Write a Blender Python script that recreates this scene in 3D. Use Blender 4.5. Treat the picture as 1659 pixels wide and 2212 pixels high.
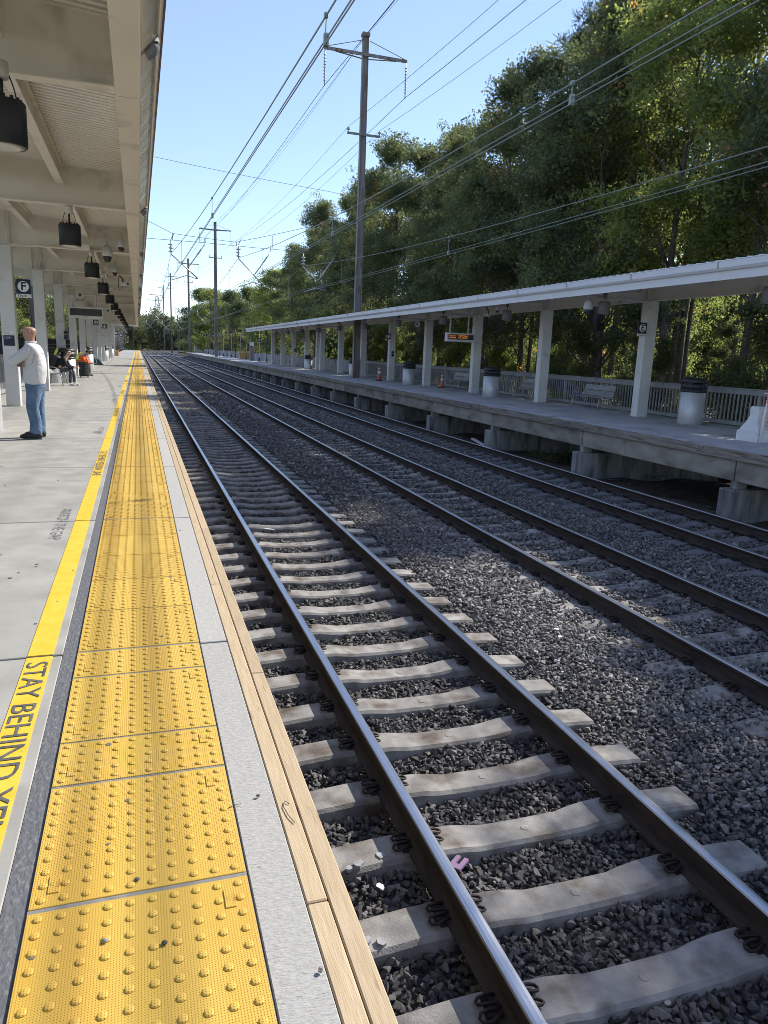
import bpy, bmesh, math, random
import numpy as np
from mathutils import Matrix, Vector
random.seed(7); RNG = np.random.default_rng(11)
for o in list(bpy.data.objects): bpy.data.objects.remove(o)
SC = bpy.context.scene
COL = SC.collection
R = math.radians

# ------------------------------------------------------------------ camera
cam_d = bpy.data.cameras.new('camera'); cam = bpy.data.objects.new('camera', cam_d); COL.objects.link(cam)
ROW = ((.94939195, -.02991574, .31266591), (-.31168734, -.21271963, .92606768), (.03880618, -.97665521, -.21127867))
right = Vector([r[0] for r in ROW]); down = Vector([r[1] for r in ROW]); fwd = Vector([r[2] for r in ROW])
m4 = Matrix.Identity(4)
for i in range(3):
    m4[i][0] = right[i]; m4[i][1] = -down[i]; m4[i][2] = -fwd[i]
m4[2][3] = 1.571
cam.matrix_world = m4
cam_d.sensor_fit = 'HORIZONTAL'; cam_d.sensor_width = 36.0; cam_d.lens = 36.0 * 1581.07 / 1659.0
cam_d.clip_start = 0.05; cam_d.clip_end = 4000
SC.camera = cam

# ------------------------------------------------------------------ sky, sun, exposure
SUN = Vector((1.0, .40, .867)).normalized()
world = bpy.data.worlds.new('World'); SC.world = world; world.use_nodes = True
nt = world.node_tree; bg = nt.nodes['Background']
sky = nt.nodes.new('ShaderNodeTexSky'); sky.sky_type = 'NISHITA'; sky.sun_disc = False
sky.sun_elevation = math.asin(SUN.z); sky.sun_rotation = math.atan2(SUN.x, SUN.y)
sky.altitude = 0; sky.air_density = 1.0; sky.dust_density = 0.0; sky.ozone_density = 3.2
wm = nt.nodes.new('ShaderNodeMix'); wm.data_type = 'RGBA'; wm.inputs['Factor'].default_value = .24; nt.links.new(sky.outputs[0], wm.inputs['A']); wm.inputs['B'].default_value = (2.9, 2.9, 4.2, 1)
nt.links.new(wm.outputs['Result'], bg.inputs[0]); bg.inputs[1].default_value = 0.15
sl = bpy.data.lights.new('sun', 'SUN'); sl.energy = 4.9; sl.angle = R(0.55); sl.color = (1.0, .95, .87)
so = bpy.data.objects.new('sun', sl); COL.objects.link(so); so.rotation_euler = SUN.to_track_quat('Z', 'Y').to_euler()
so.location = (30, 12, 40)
SC.render.engine = 'CYCLES'; SC.cycles.filter_width = 0.9
SC.view_settings.view_transform = 'Standard'; SC.view_settings.look = 'None'
SC.view_settings.exposure = 0.66; SC.view_settings.gamma = 1; SC.view_settings.use_curve_mapping = False

# ------------------------------------------------------------------ materials
def mat(name, col, rough=.7, col2=None, scale=4., det=5., lo=.35, hi=.65, bump=0., bscale=None, stretch=(1,1,1), bstretch=None,
        metal=0., spec=.4, dirt=None, dscale=.8, dlo=.5, dhi=.7, trans=0., tint=None, gen=False, rough2=None, emit=None, orand=0.):
    m = bpy.data.materials.new(name); m.use_nodes = True; n = m.node_tree.nodes; L = m.node_tree.links
    b = n['Principled BSDF']; b.inputs['Roughness'].default_value = rough; b.inputs['Metallic'].default_value = metal
    b.inputs['Specular IOR Level'].default_value = spec
    if gen: src = n.new('ShaderNodeTexCoord').outputs['Object']
    else: src = n.new('ShaderNodeNewGeometry').outputs['Position']
    def noise(s, st, d=det):
        mp = n.new('ShaderNodeMapping'); mp.inputs['Scale'].default_value = st; L.new(src, mp.inputs[0])
        t = n.new('ShaderNodeTexNoise'); t.inputs['Scale'].default_value = s; t.inputs['Detail'].default_value = d; L.new(mp.outputs[0], t.inputs['Vector'])
        return t.outputs['Fac']
    def ramp(f, a, c):
        r = n.new('ShaderNodeMapRange'); r.inputs[1].default_value = a; r.inputs[2].default_value = c; r.clamp = True; L.new(f, r.inputs[0]); return r.outputs[0]
    def mix(f, A, B):
        x = n.new('ShaderNodeMix'); x.data_type = 'RGBA'; L.new(f, x.inputs['Factor'])
        for s, v in ((x.inputs['A'], A), (x.inputs['B'], B)):
            if isinstance(v, tuple): s.default_value = (*v[:3], 1)
            else: L.new(v, s)
        return x.outputs['Result']
    c = tuple(col)
    if col2: c = mix(ramp(noise(scale, stretch), lo, hi), tuple(col), tuple(col2))
    if dirt: c = mix(ramp(noise(dscale, stretch, 7), dlo, dhi), c, tuple(dirt))
    if tint:      # per-instance variation carried by the attribute "tint"
        a = n.new('ShaderNodeAttribute'); a.attribute_type = 'INSTANCER'; a.attribute_name = 'tint'
        cr = n.new('ShaderNodeValToRGB'); cr.color_ramp.elements[0].position = tint[0][0]; cr.color_ramp.elements[0].color = (*tint[0][1], 1)
        cr.color_ramp.elements[1].position = tint[-1][0]; cr.color_ramp.elements[1].color = (*tint[-1][1], 1)
        for p, q in tint[1:-1]:
            e = cr.color_ramp.elements.new(p); e.color = (*q, 1)
        L.new(a.outputs['Fac'], cr.inputs[0]); c = cr.outputs[0]
        if col2: c = mix(ramp(noise(scale, stretch), lo, hi), c, tuple(col2))
    if orand:     # piece-to-piece difference in shade
        oi = n.new('ShaderNodeObjectInfo'); mr = n.new('ShaderNodeMapRange'); L.new(oi.outputs['Random'], mr.inputs[0]); mr.inputs[3].default_value = 1-orand; mr.inputs[4].default_value = 1+orand*.7
        x = n.new('ShaderNodeVectorMath'); x.operation = 'SCALE'; L.new(mr.outputs[0], x.inputs['Scale']); L.new(c, x.inputs[0]); c = x.outputs[0]
    if isinstance(c, tuple): b.inputs['Base Color'].default_value = (*c[:3], 1)
    else: L.new(c, b.inputs['Base Color'])
    if rough2 is not None:
        r = ramp(noise(scale * 1.7, stretch), .3, .7); q = n.new('ShaderNodeMapRange'); L.new(r, q.inputs[0]); q.inputs[3].default_value = rough; q.inputs[4].default_value = rough2
        L.new(q.outputs[0], b.inputs['Roughness'])
    if bump:
        bn = n.new('ShaderNodeBump'); bn.inputs['Strength'].default_value = 1.0; bn.inputs['Distance'].default_value = bump
        L.new(noise(bscale or scale * 6, bstretch or stretch, 6), bn.inputs['Height']); L.new(bn.outputs[0], b.inputs['Normal'])
    if trans:
        out = n['Material Output']; tr = n.new('ShaderNodeBsdfTranslucent'); ms = n.new('ShaderNodeMixShader'); ms.inputs[0].default_value = trans
        if isinstance(c, tuple): tr.inputs[0].default_value = (*c[:3], 1)
        else:
            g = n.new('ShaderNodeMix'); g.data_type = 'RGBA'; g.blend_type = 'MULTIPLY'; g.inputs['Factor'].default_value = 1; L.new(c, g.inputs['A']); g.inputs['B'].default_value = (2.05, 1.95, 1.35, 1)
            L.new(g.outputs['Result'], tr.inputs[0])
        L.new(b.outputs[0], ms.inputs[1]); L.new(tr.outputs[0], ms.inputs[2]); L.new(ms.outputs[0], out.inputs[0])
    if emit: b.inputs['Emission Color'].default_value = (*emit[:3], 1); b.inputs['Emission Strength'].default_value = emit[3]
    return m
K = {}
K['conc'] = mat('platform_concrete', (.28,.272,.25), .85, (.34,.33,.303), 3., 6, bump=.0012, bscale=160, bstretch=(.25,2.2,1), dirt=(.245,.237,.217), dscale=3.2, dlo=.5, dhi=.74, orand=.06)
K['conc_far'] = mat('worn_platform_concrete', (.42,.42,.425), .85, (.50,.50,.50), 2., 6, bump=.002, bscale=60, orand=.07, dirt=(.24,.24,.245), dscale=.8, dlo=.5, dhi=.75)
K['conc_edge'] = mat('broomed_pale_concrete', (.36,.35,.325), .95, (.44,.43,.405), 70., 6, bump=.004, bscale=150, bstretch=(.4,1.6,1), spec=.1, orand=.06, stretch=(.5,1.6,1), dirt=(.24,.232,.215), dscale=75, dlo=.60, dhi=.74)
K['joint'] = mat('dark_joint_filler', (.13,.125,.12), .9, (.2,.19,.18), 30.)
K['sealant'] = mat('grey_sealant_strip', (.105,.108,.118), .75, (.22,.22,.22), 60., 9, lo=.50, hi=.80, stretch=(1.6,.7,1), bump=.006, bscale=40)
K['line'] = mat('yellow_line_paint', (.66,.42,.03), .6, (.72,.48,.055), 9., 6, dirt=(.30,.22,.06), dscale=60, dlo=.68, dhi=.74, bump=.0008, bscale=120)
K['stencil'] = mat('dark_stencil_paint', (.06,.065,.07), .7, (.13,.13,.12), 20.)
K['stencil2'] = mat('faded_stencil_paint', (.16,.165,.17), .7, (.27,.27,.26), 25.)
K['wood'] = mat('new_pine_edge', (.40,.30,.18), .75, (.47,.365,.235), 9., 6, stretch=(9,.55,9), bump=.0015, bscale=30, bstretch=(9,.5,9), orand=.10, dirt=(.24,.155,.08), dscale=7, dlo=.63, dhi=.72)
K['oldwood'] = mat('weathered_timber', (.17,.145,.125), .8, (.27,.24,.21), 4., 7, stretch=(2,.5,6), bump=.004, bscale=20, orand=.2, dirt=(.07,.055,.045), dscale=2.5, dlo=.55, dhi=.7)
K['beam'] = mat('stained_concrete_beam', (.26,.24,.205), .9, (.36,.335,.285), 1.4, 7, bump=.003, bscale=40, orand=.12, dirt=(.12,.105,.085), dscale=1.1, dlo=.5, dhi=.8, stretch=(1,1,2.2))
K['pier'] = mat('stained_concrete_pier', (.22,.22,.215), .9, (.36,.36,.355), 2.5, 7, stretch=(2.5,2.5,.6), bump=.004, bscale=30, dirt=(.09,.09,.085), dscale=1.4, dlo=.48, dhi=.7)
K['tie'] = mat('dusty_concrete_tie', (.215,.203,.19), .9, (.33,.312,.285), 7., 8, bump=.0035, bscale=90, dirt=(.095,.068,.050), dscale=4.5, dlo=.46, dhi=.72, orand=.15)
K['tie3'] = mat('dark_concrete_tie', (.115,.115,.12), .9, (.165,.165,.17), 6., 7, bump=.002, bscale=90, dirt=(.06,.058,.058), dscale=3., dlo=.45, dhi=.7)
K['rust'] = mat('rusty_rail_side', (.032,.026,.024), .75, (.058,.046,.040), 6., 6, stretch=(3,.7,3), bump=.0008, bscale=80, spec=.3)
K['rail'] = mat('polished_rail_head', (.40,.41,.44), .26, (.52,.52,.54), 5., 4, stretch=(40,.3,1), metal=1., rough2=.38, bump=.0003, bscale=120, bstretch=(6,.1,1))
K['railrust'] = mat('dull_rail_head', (.13,.11,.10), .45, (.2,.18,.17), 5., 4, stretch=(40,.3,1), metal=.8)
K['clip'] = mat('dark_spring_steel', (.020,.017,.016), .6, (.05,.036,.028), 25., metal=.4)
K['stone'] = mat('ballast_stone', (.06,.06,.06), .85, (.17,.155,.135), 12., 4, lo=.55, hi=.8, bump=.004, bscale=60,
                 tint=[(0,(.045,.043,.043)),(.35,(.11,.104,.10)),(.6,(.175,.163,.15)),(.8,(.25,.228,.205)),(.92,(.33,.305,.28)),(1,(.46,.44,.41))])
K['bed'] = mat('ballast_bed_grit', (.03,.029,.029), .95, (.07,.067,.066), 22., 8, bump=.05, bscale=16)
K['soil'] = mat('dark_damp_soil', (.045,.036,.028), .95, (.10,.085,.068), 3., 8, bump=.05, bscale=6)
K['grass'] = mat('rough_grass_ground', (.06,.075,.025), .95, (.14,.12,.06), .5, 8, bump=.1, bscale=5)
K['gal'] = mat('pale_steel_paint', (.62,.62,.61), .5, (.68,.68,.67), 2., 5, dirt=(.42,.41,.40), dscale=2.5, dlo=.58, dhi=.8)
K['cream'] = mat('cream_steel_paint', (.76,.72,.655), .5, (.80,.765,.70), 1.2, 5, dirt=(.38,.35,.31), dscale=1.6, dlo=.58, dhi=.8)
K['deck'] = mat('cream_deck_paint', (.82,.79,.73), .5, (.84,.81,.75), 1., 4)
K['fascia'] = mat('pale_gutter_metal', (.72,.72,.74), .4, (.77,.77,.79), .7, 4, dirt=(.42,.41,.40), dscale=.7, dlo=.62, dhi=.8)
K['roofmetal'] = mat('standing_seam_metal', (.50,.50,.52), .3, (.60,.60,.62), 3., 4, metal=.6)
K['shiny'] = mat('bright_flashing_metal', (.70,.60,.44), .22, (.80,.68,.50), 2., 4, metal=.55, bump=.012, bscale=2.6, bstretch=(1,.8,1))
K['grey'] = mat('grey_painted_timber', (.26,.265,.275), .75, (.33,.335,.345), 4., 6, stretch=(1,1,.4), bump=.001, bscale=60, orand=.10, dirt=(.2,.2,.205), dscale=3, dlo=.55, dhi=.75)
K['black'] = mat('black_powder_coat', (.018,.018,.02), .5)
K['blackplastic'] = mat('black_plastic_lid', (.022,.023,.027), .42, (.04,.04,.045), 12., bump=.001, bscale=90)
K['binmetal'] = mat('brushed_bin_metal', (.50,.51,.53), .42, (.56,.57,.59), 60., 4, stretch=(1,1,.05), metal=.35)
K['lampgrey'] = mat('grey_lamp_shade', (.17,.17,.175), .5)
K['lens'] = mat('lamp_lens', (.55,.55,.5), .3)
K['pole'] = mat('rusting_steel_pole', (.20,.185,.17), .75, (.31,.29,.27), 1.2, 6, stretch=(3,3,.5), dirt=(.15,.075,.045), dscale=1.4, dlo=.55, dhi=.68)
K['wire'] = mat('copper_green_wire', (.25,.29,.27), .45, metal=.7)
K['darkwire'] = mat('dark_cable', (.05,.055,.065), .6)
K['alu'] = mat('aluminium_tube', (.55,.56,.58), .35, metal=.9)
K['porc'] = mat('grey_porcelain', (.42,.42,.44), .3)
K['bark'] = mat('brown_bark', (.075,.062,.052), .9, (.16,.14,.12), 7., 7, stretch=(3,3,.5), bump=.03, bscale=9, bstretch=(3,3,.5))
K['leaf'] = mat('broad_leaf', (.04,.07,.02), .55, trans=.45, tint=[(0,(.060,.082,.048)),(.45,(.100,.128,.066)),(.75,(.155,.185,.078)),(.93,(.24,.25,.09)),(1,(.30,.17,.08))])
K['leafy'] = mat('yellow_green_leaf', (.1,.14,.03), .5, trans=.55, tint=[(0,(.11,.145,.055)),(.5,(.18,.225,.075)),(.9,(.27,.29,.09)),(1,(.35,.23,.09))])
K['needle'] = mat('pine_needles', (.03,.05,.025), .6, trans=.2, tint=[(0,(.030,.05,.028)),(.6,(.05,.075,.038)),(1,(.09,.105,.05))])
K['farleaf'] = mat('distant_leaf', (.08,.10,.05), .7, trans=.3, tint=[(0,(.085,.11,.07)),(.6,(.13,.155,.085)),(.9,(.19,.19,.095)),(1,(.22,.17,.10))])  # distance haze is put into these paler leaf colours
K['navy'] = mat('navy_sign_panel', (.008,.018,.05), .35)
K['white'] = mat('white_sign_face', (.78,.78,.78), .4)
K['whitep'] = mat('white_plastic', (.70,.71,.74), .45, (.62,.63,.66), 3., dirt=(.45,.44,.43), dscale=2, dlo=.6, dhi=.8)
K['orange'] = mat('orange_cone_plastic', (.55,.17,.10), .6, (.45,.15,.09), 4.)
K['net'] = mat('orange_red_netting', (.65,.07,.06), .6)
K['steel'] = mat('grey_bench_steel', (.42,.425,.44), .42, (.3,.305,.32), 8., metal=.4)
K['slat'] = mat('bench_slat_metal', (.24,.24,.25), .5, (.30,.30,.31), 10., stretch=(1,.2,1))
K['panel'] = mat('dark_display_face', (.045,.047,.055), .35)
K['led'] = mat('amber_led', (.8,.25,.02), .5, emit=(1.,.32,.04,.3))
K['skin'] = mat('skin', (.36,.19,.15), .5, (.42,.24,.19), 14., gen=True)
K['skin2'] = mat('pale_skin', (.60,.36,.27), .5, (.64,.40,.31), 14., gen=True)
K['sweater'] = mat('light_grey_knit', (.52,.52,.54), .9, (.58,.58,.60), 60., bump=.03, bscale=7, gen=True)
K['seam'] = mat('dark_seam_thread', (.15,.15,.16), .9)
K['jeans'] = mat('blue_denim', (.065,.115,.19), .9, (.13,.20,.30), 5., 6, bump=.04, bscale=6, gen=True)
K['shoe'] = mat('black_trainer', (.02,.02,.022), .6)
K['sole'] = mat('pale_trainer_sole', (.65,.65,.65), .6)
K['navycloth'] = mat('navy_jacket_cloth', (.018,.022,.035), .85, bump=.02, bscale=8, gen=True)
K['trouser'] = mat('grey_trousers', (.075,.075,.085), .85, (.10,.10,.115), 6., bump=.03, bscale=7, gen=True)
K['vest'] = mat('orange_vest', (.85,.16,.02), .7)
K['lime'] = mat('lime_stripe', (.55,.65,.08), .6)
K['camo'] = mat('mottled_grey_cloth', (.10,.095,.085), .9, (.24,.23,.21), 22., gen=True)
K['teal'] = mat('blue_grey_bag', (.06,.11,.15), .8, (.09,.15,.19), 9.)
K['tan'] = mat('tan_plastic_bin', (.50,.29,.11), .6, (.58,.35,.15), 3.)
K['pink'] = mat('lilac_foam', (.33,.21,.34), .7)
K['paper'] = mat('white_paper', (.62,.63,.66), .7)
K['bushleaf'] = K['leaf']
K['hair'] = mat('dark_hair', (.03,.02,.015), .8)
# tactile paving: fine stud grid on a yellow sheet
def tactile_mat():
    m = mat('yellow_tactile_polymer', (.56,.36,.055), .6, (.61,.405,.08), 3., 5, stretch=(2.6,.22,1), orand=.07, dirt=(.53,.30,.045), dscale=1.7, dlo=.46, dhi=.78)
    n = m.node_tree.nodes; L = m.node_tree.links; b = n['Principled BSDF']
    g = n.new('ShaderNodeNewGeometry'); s = n.new('ShaderNodeSeparateXYZ'); L.new(g.outputs['Position'], s.inputs[0])
    def wv(o, ph):
        a = n.new('ShaderNodeMath'); a.operation = 'MULTIPLY_ADD'; a.inputs[1].default_value = 2 * math.pi / .0076; a.inputs[2].default_value = ph; L.new(o, a.inputs[0])
        c = n.new('ShaderNodeMath'); c.operation = 'SINE'; L.new(a.outputs[0], c.inputs[0]); return c.outputs[0]
    x = wv(s.outputs['X'], 0); y = wv(s.outputs['Y'], 1.)
    mn = n.new('ShaderNodeMath'); mn.operation = 'ADD'; L.new(x, mn.inputs[0]); L.new(y, mn.inputs[1])
    mr = n.new('ShaderNodeMapRange'); L.new(mn.outputs[0], mr.inputs[0]); mr.inputs[1].default_value = -1.9; mr.inputs[2].default_value = -.7
    bp = n.new('ShaderNodeBump'); bp.inputs['Distance'].default_value = .0016; bp.inputs['Strength'].default_value = .8
    L.new(mr.outputs[0], bp.inputs['Height']); L.new(bp.outputs[0], b.inputs['Normal'])
    old = b.inputs['Base Color'].links[0].from_socket
    mx = n.new('ShaderNodeMix'); mx.data_type = 'RGBA'; L.new(mr.outputs[0], mx.inputs['Factor']); mx.inputs['A'].default_value = (.30,.15,.02,1); L.new(old, mx.inputs['B'])
    L.new(mx.outputs['Result'], b.inputs['Base Color'])
    return m
K['tact'] = tactile_mat()

# ------------------------------------------------------------------ mesh builder
class MB:
    def __init__(s): s.v = []; s.f = []; s.m = []; s.sm = []
    def add(s, vs, fs, mi=0, smooth=False):
        b = len(s.v); s.v += [tuple(p) for p in vs]; s.f += [tuple(i + b for i in f) for f in fs]; s.m += [mi] * len(fs); s.sm += [smooth] * len(fs); return s
    def box(s, x0, x1, y0, y1, z0, z1, mi=0):
        v = [(x,y,z) for z in (z0,z1) for y in (y0,y1) for x in (x0,x1)]
        return s.add(v, [(0,2,3,1),(4,5,7,6),(0,1,5,4),(2,6,7,3),(0,4,6,2),(1,3,7,5)], mi)
    def cbox(s, x0, x1, y0, y1, z0, z1, c=.01, mi=0):   # box with chamfered edges
        bm = bmesh.new(); bmesh.ops.create_cube(bm, size=1)
        for v in bm.verts: v.co = Vector(((x0+x1)/2+v.co.x*(x1-x0), (y0+y1)/2+v.co.y*(y1-y0), (z0+z1)/2+v.co.z*(z1-z0)))
        bmesh.ops.bevel(bm, geom=bm.edges[:], offset=c, segments=1, affect='EDGES'); bm.verts.index_update()
        s.add([v.co[:] for v in bm.verts], [[v.index for v in f.verts] for f in bm.faces], mi); bm.free(); return s
    def hexa(s, lo, hi, mi=0):    # two quads (4 pts each)
        return s.add(list(lo) + list(hi), [(3,2,1,0),(4,5,6,7),(0,1,5,4),(1,2,6,5),(2,3,7,6),(3,0,4,7)], mi)
    def tube(s, pts, r, n=6, mi=0, cap=True, smooth=True):
        pts = [Vector(p) for p in pts]; rr = r if isinstance(r, (list, tuple)) else [r] * len(pts)
        vs = []; fs = []; up = None
        for i, p in enumerate(pts):
            d = (pts[min(i+1, len(pts)-1)] - pts[max(i-1, 0)])
            if d.length < 1e-9: d = Vector((0,0,1))
            d.normalize()
            if up is None: up = Vector((0,0,1)) if abs(d.z) < .9 else Vector((1,0,0))
            a = d.cross(up)
            if a.length < 1e-4: a = d.cross(Vector((0,1,.3)))
            a.normalize(); b = d.cross(a).normalized(); up = -b if False else up
            for k in range(n):
                t = 2*math.pi*k/n; vs.append(p + (a*math.cos(t) + b*math.sin(t))*rr[i])
        for i in range(len(pts)-1):
            for k in range(n):
                fs.append((i*n+k, i*n+(k+1) % n, (i+1)*n+(k+1) % n, (i+1)*n+k))
        s.add(vs, fs, mi, smooth)
        if cap:
            b = len(s.v) - len(vs); s.f += [tuple(b+k for k in range(n)), tuple(b+(len(pts)-1)*n+k for k in reversed(range(n)))]; s.m += [mi]*2; s.sm += [False]*2
        return s
    def lathe(s, prof, cx=0, cy=0, cz=0, n=24, mi=0, smooth=True, sx=1, sy=1):
        vs = [(cx+r*math.cos(2*math.pi*k/n)*sx, cy+r*math.sin(2*math.pi*k/n)*sy, cz+z) for r, z in prof for k in range(n)]
        fs = [(i*n+k, i*n+(k+1) % n, (i+1)*n+(k+1) % n, (i+1)*n+k) for i in range(len(prof)-1) for k in range(n)]
        s.add(vs, fs, mi, smooth); b = len(s.v) - len(vs)
        if prof[0][0] > 1e-4: s.f.append(tuple(b+k for k in reversed(range(n)))); s.m.append(mi); s.sm.append(False)
        if prof[-1][0] > 1e-4: s.f.append(tuple(b+(len(prof)-1)*n+k for k in range(n))); s.m.append(mi); s.sm.append(False)
        return s
    def prism(s, poly, a, b, axis='y', mi=0, mis=None):   # poly = (u,w) pairs; axis y: (u,*,w); axis x: (*,u,w); axis z: (u,w,*)
        def P(u, w, t): return {'y': (u,t,w), 'x': (t,u,w), 'z': (u,w,t)}[axis]
        n = len(poly); vs = [P(u,w,a) for u,w in poly] + [P(u,w,b) for u,w in poly]
        fs = [(i, (i+1) % n, n+(i+1) % n, n+i) for i in range(n)]; bb = len(s.v)
        s.add(vs, fs, mi)
        if mis:
            for i in range(n): s.m[len(s.m)-n+i] = mis[i]
        s.f += [tuple(bb+i for i in reversed(range(n))), tuple(bb+n+i for i in range(n))]; s.m += [mi]*2; s.sm += [False]*2
        return s
    def xform(s, M):
        s.v = [tuple(M @ Vector(p)) for p in s.v]; return s
    def mesh(s, name, mats, off=None):
        me = bpy.data.meshes.new(name)
        v = s.v if off is None else [(p[0]-off[0], p[1]-off[1], p[2]-off[2]) for p in s.v]
        me.from_pydata(v, [], s.f)
        for m in (mats if isinstance(mats, (list, tuple)) else [mats]): me.materials.append(m)
        me.polygons.foreach_set('material_index', s.m); me.polygons.foreach_set('use_smooth', s.sm)
        bm = bmesh.new(); bm.from_mesh(me); bmesh.ops.recalc_face_normals(bm, faces=bm.faces); bm.to_mesh(me); bm.free()
        return me
def link(name, me, parent=None, loc=None, rot=None):
    o = bpy.data.objects.new(name, me); COL.objects.link(o)
    if parent is not None: o.parent = parent
    if loc is not None: o.location = loc
    if rot is not None: o.rotation_euler = rot
    return o
def wloc(p):
    v = Vector((0,0,0))
    while p is not None: v += p.location; p = p.parent
    return v
def part(name, mb, mats, parent=None, loc=None, rot=None, world=False, label=None):
    me = mb.mesh(name, mats, off=wloc(parent) if (world and parent is not None) else None)
    o = link(name, me, parent, loc, rot)
    if label: o['label'] = label
    return o
def tag(o, label=None, cat=None, group=None, kind=None):
    if label: o['label'] = label
    if cat: o['category'] = cat
    if group: o['group'] = group
    if kind: o['kind'] = kind
    return o
def thing(name, label, cat, loc=(0,0,0), rotz=0, group=None):
    o = bpy.data.objects.new(name, None); COL.objects.link(o); o.location = loc; o.rotation_euler = (0,0,rotz); o.empty_display_size = .2
    return tag(o, label, cat, group)
def struct(name, loc=(0,0,0)):
    o = bpy.data.objects.new(name, None); COL.objects.link(o); o.location = loc; o['kind'] = 'structure'; return o
def kids(o): return [c for c in CH.get(o.name, [])]
def dup(root, loc, rotz=None, label=None, parent=None):
    def cp(o, p):
        c = o.copy(); COL.objects.link(c); c.parent = p
        for ch in list(o.children): cp(ch, c)
        return c
    r = cp(root, parent); r.location = loc
    if rotz is not None: r.rotation_euler = (0,0,rotz)
    if label: r['label'] = label
    return r
ORD = ['nearest','second','third','fourth','fifth','sixth','seventh','eighth','ninth','tenth','eleventh','twelfth','thirteenth','fourteenth','fifteenth','sixteenth','seventeenth','eighteenth','nineteenth','twentieth']
ORD += ['twenty-'+a for a in ['first','second','third','fourth','fifth','sixth','seventh','eighth','ninth']] + ['thirtieth']
def nth(i): return ORD[i] if i < len(ORD) else '%dth' % (i+1)
def text_obj(name, s, size, mt, parent=None, loc=(0,0,0), rot=(0,0,0), sx=1., ext=.0012, off=0., align='CENTER'):
    c = bpy.data.curves.new(name, 'FONT'); c.body = s; c.size = size; c.extrude = ext; c.align_x = align; c.align_y = 'CENTER'; c.offset = off; c.resolution_u = 3
    t = bpy.data.objects.new(name, c); COL.objects.link(t)
    me = bpy.data.meshes.new_from_object(t); bpy.data.objects.remove(t)
    for v in me.vertices: v.co.x *= sx
    me.materials.clear(); me.materials.append(mt); me.name = name
    return link(name, me, parent, loc, rot)
def circle_tube(cx, cy, cz, r, a0, a1, n, plane='xz'):
    out = []
    for i in range(n+1):
        t = a0+(a1-a0)*i/n; u, w = r*math.cos(t), r*math.sin(t)
        out.append({'xz': (cx+u, cy, cz+w), 'yz': (cx, cy+u, cz+w), 'xy': (cx+u, cy+w, cz)}[plane])
    return out
# ================================================================== GROUND
def grid_mesh(xs, ys, zf):
    X, Y = np.meshgrid(xs, ys); Z = zf(X, Y); nx, ny = len(xs), len(ys)
    v = np.stack([X, Y, Z], -1).reshape(-1, 3)
    i = np.arange(ny-1)[:, None]*nx + np.arange(nx-1)[None, :]
    f = np.stack([i, i+1, i+nx+1, i+nx], -1).reshape(-1, 4)
    me = bpy.data.meshes.new('sheet'); me.from_pydata(v.tolist(), [], f.tolist()); return me
YE = 196.0      # platform ends
TC = (2.301, 6.06, 9.672)          # track centres
TIEY = (2.49, 6.245, 10.01)        # a tie centre on each track
ZR = -1.199; ZB = -1.385           # rail top, rail base
BX = [-1.2, .7, 1.4, 2.3, 3.1, 3.7, 4.2, 4.7, 5.3, 6.06, 6.8, 7.4, 7.9, 8.4, 8.9, 9.67, 10.4, 11.0, 11.5, 12.2, 16.3]
BZ = [-1.62,-1.49,-1.485,-1.48,-1.475,-1.43,-1.38,-1.405,-1.425,-1.425,-1.42,-1.41,-1.39,-1.41,-1.435,-1.445,-1.44,-1.43,-1.50,-1.66,-1.70]
def zb(x, y):
    return np.interp(x, BX, BZ) + .018*np.sin(x*3.1+y*1.3)*np.sin(y*.9-x) + .010*np.sin(x*7+y*5)
def curve_dx(y):      # the line bends to the right far beyond the platforms
    d = np.maximum(0, np.asarray(y, float)-300.); return d*d/900.
g = link('ground', grid_mesh(np.array([-1500,-300,-60,-20,-6,20,40,80,300,1500.]), np.array([-200,-20,40,120,200,300,500,900,3000.]), lambda X, Y: np.where(np.abs(X) > 60, -1.9, -1.9)+0*Y)); g.data.materials.append(K['grass']); g['kind'] = 'structure'
w = link('woodland_floor', grid_mesh(np.linspace(16.35, 75, 14), np.linspace(-10, 320, 40), lambda X, Y: -1.55+.02*(X-16.35)+.12*np.sin(X*.7+Y*.31)+.1*np.sin(Y*.9))); w.data.materials.append(K['soil']); w['kind'] = 'structure'
w = link('verge', grid_mesh(np.linspace(-40, -4.0, 8), np.linspace(-10, 320, 30), lambda X, Y: -1.0+.05*np.sin(X+Y*.3))); w.data.materials.append(K['grass']); w['kind'] = 'structure'
bed = link('ballast_bed', grid_mesh(np.concatenate([np.arange(-1.2, 12.3, .12), [16.3]]), np.concatenate([np.arange(-1, 14, .15), np.arange(14, 40, .5), np.arange(40, YE+8, 3)]), lambda X, Y: zb(X, Y)-.02)); bed.data.materials.append(K['bed']); bed['kind'] = 'structure'
# bed beyond the platforms, following the curve
ys = np.concatenate([np.arange(YE+6, 300, 8), np.arange(300, 620, 10)])
me = grid_mesh(np.linspace(-3, 15, 20), ys, lambda X, Y: -1.42+0*X-.0*Y)
for v in me.vertices: v.co.x += float(curve_dx(v.co.y))
b2 = link('ballast_bed', me); me.materials.append(K['bed']); b2['kind'] = 'structure'
soil = link('soil_under_platform', grid_mesh(np.linspace(11.35, 16.4, 12), np.arange(-1, YE, 1.2), lambda X, Y: -1.52-.06*np.sin(X*3+Y)-.04*np.sin(Y*2.3)-.03*(X-11.3))); soil.data.materials.append(K['soil']); soil['kind'] = 'structure'

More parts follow.
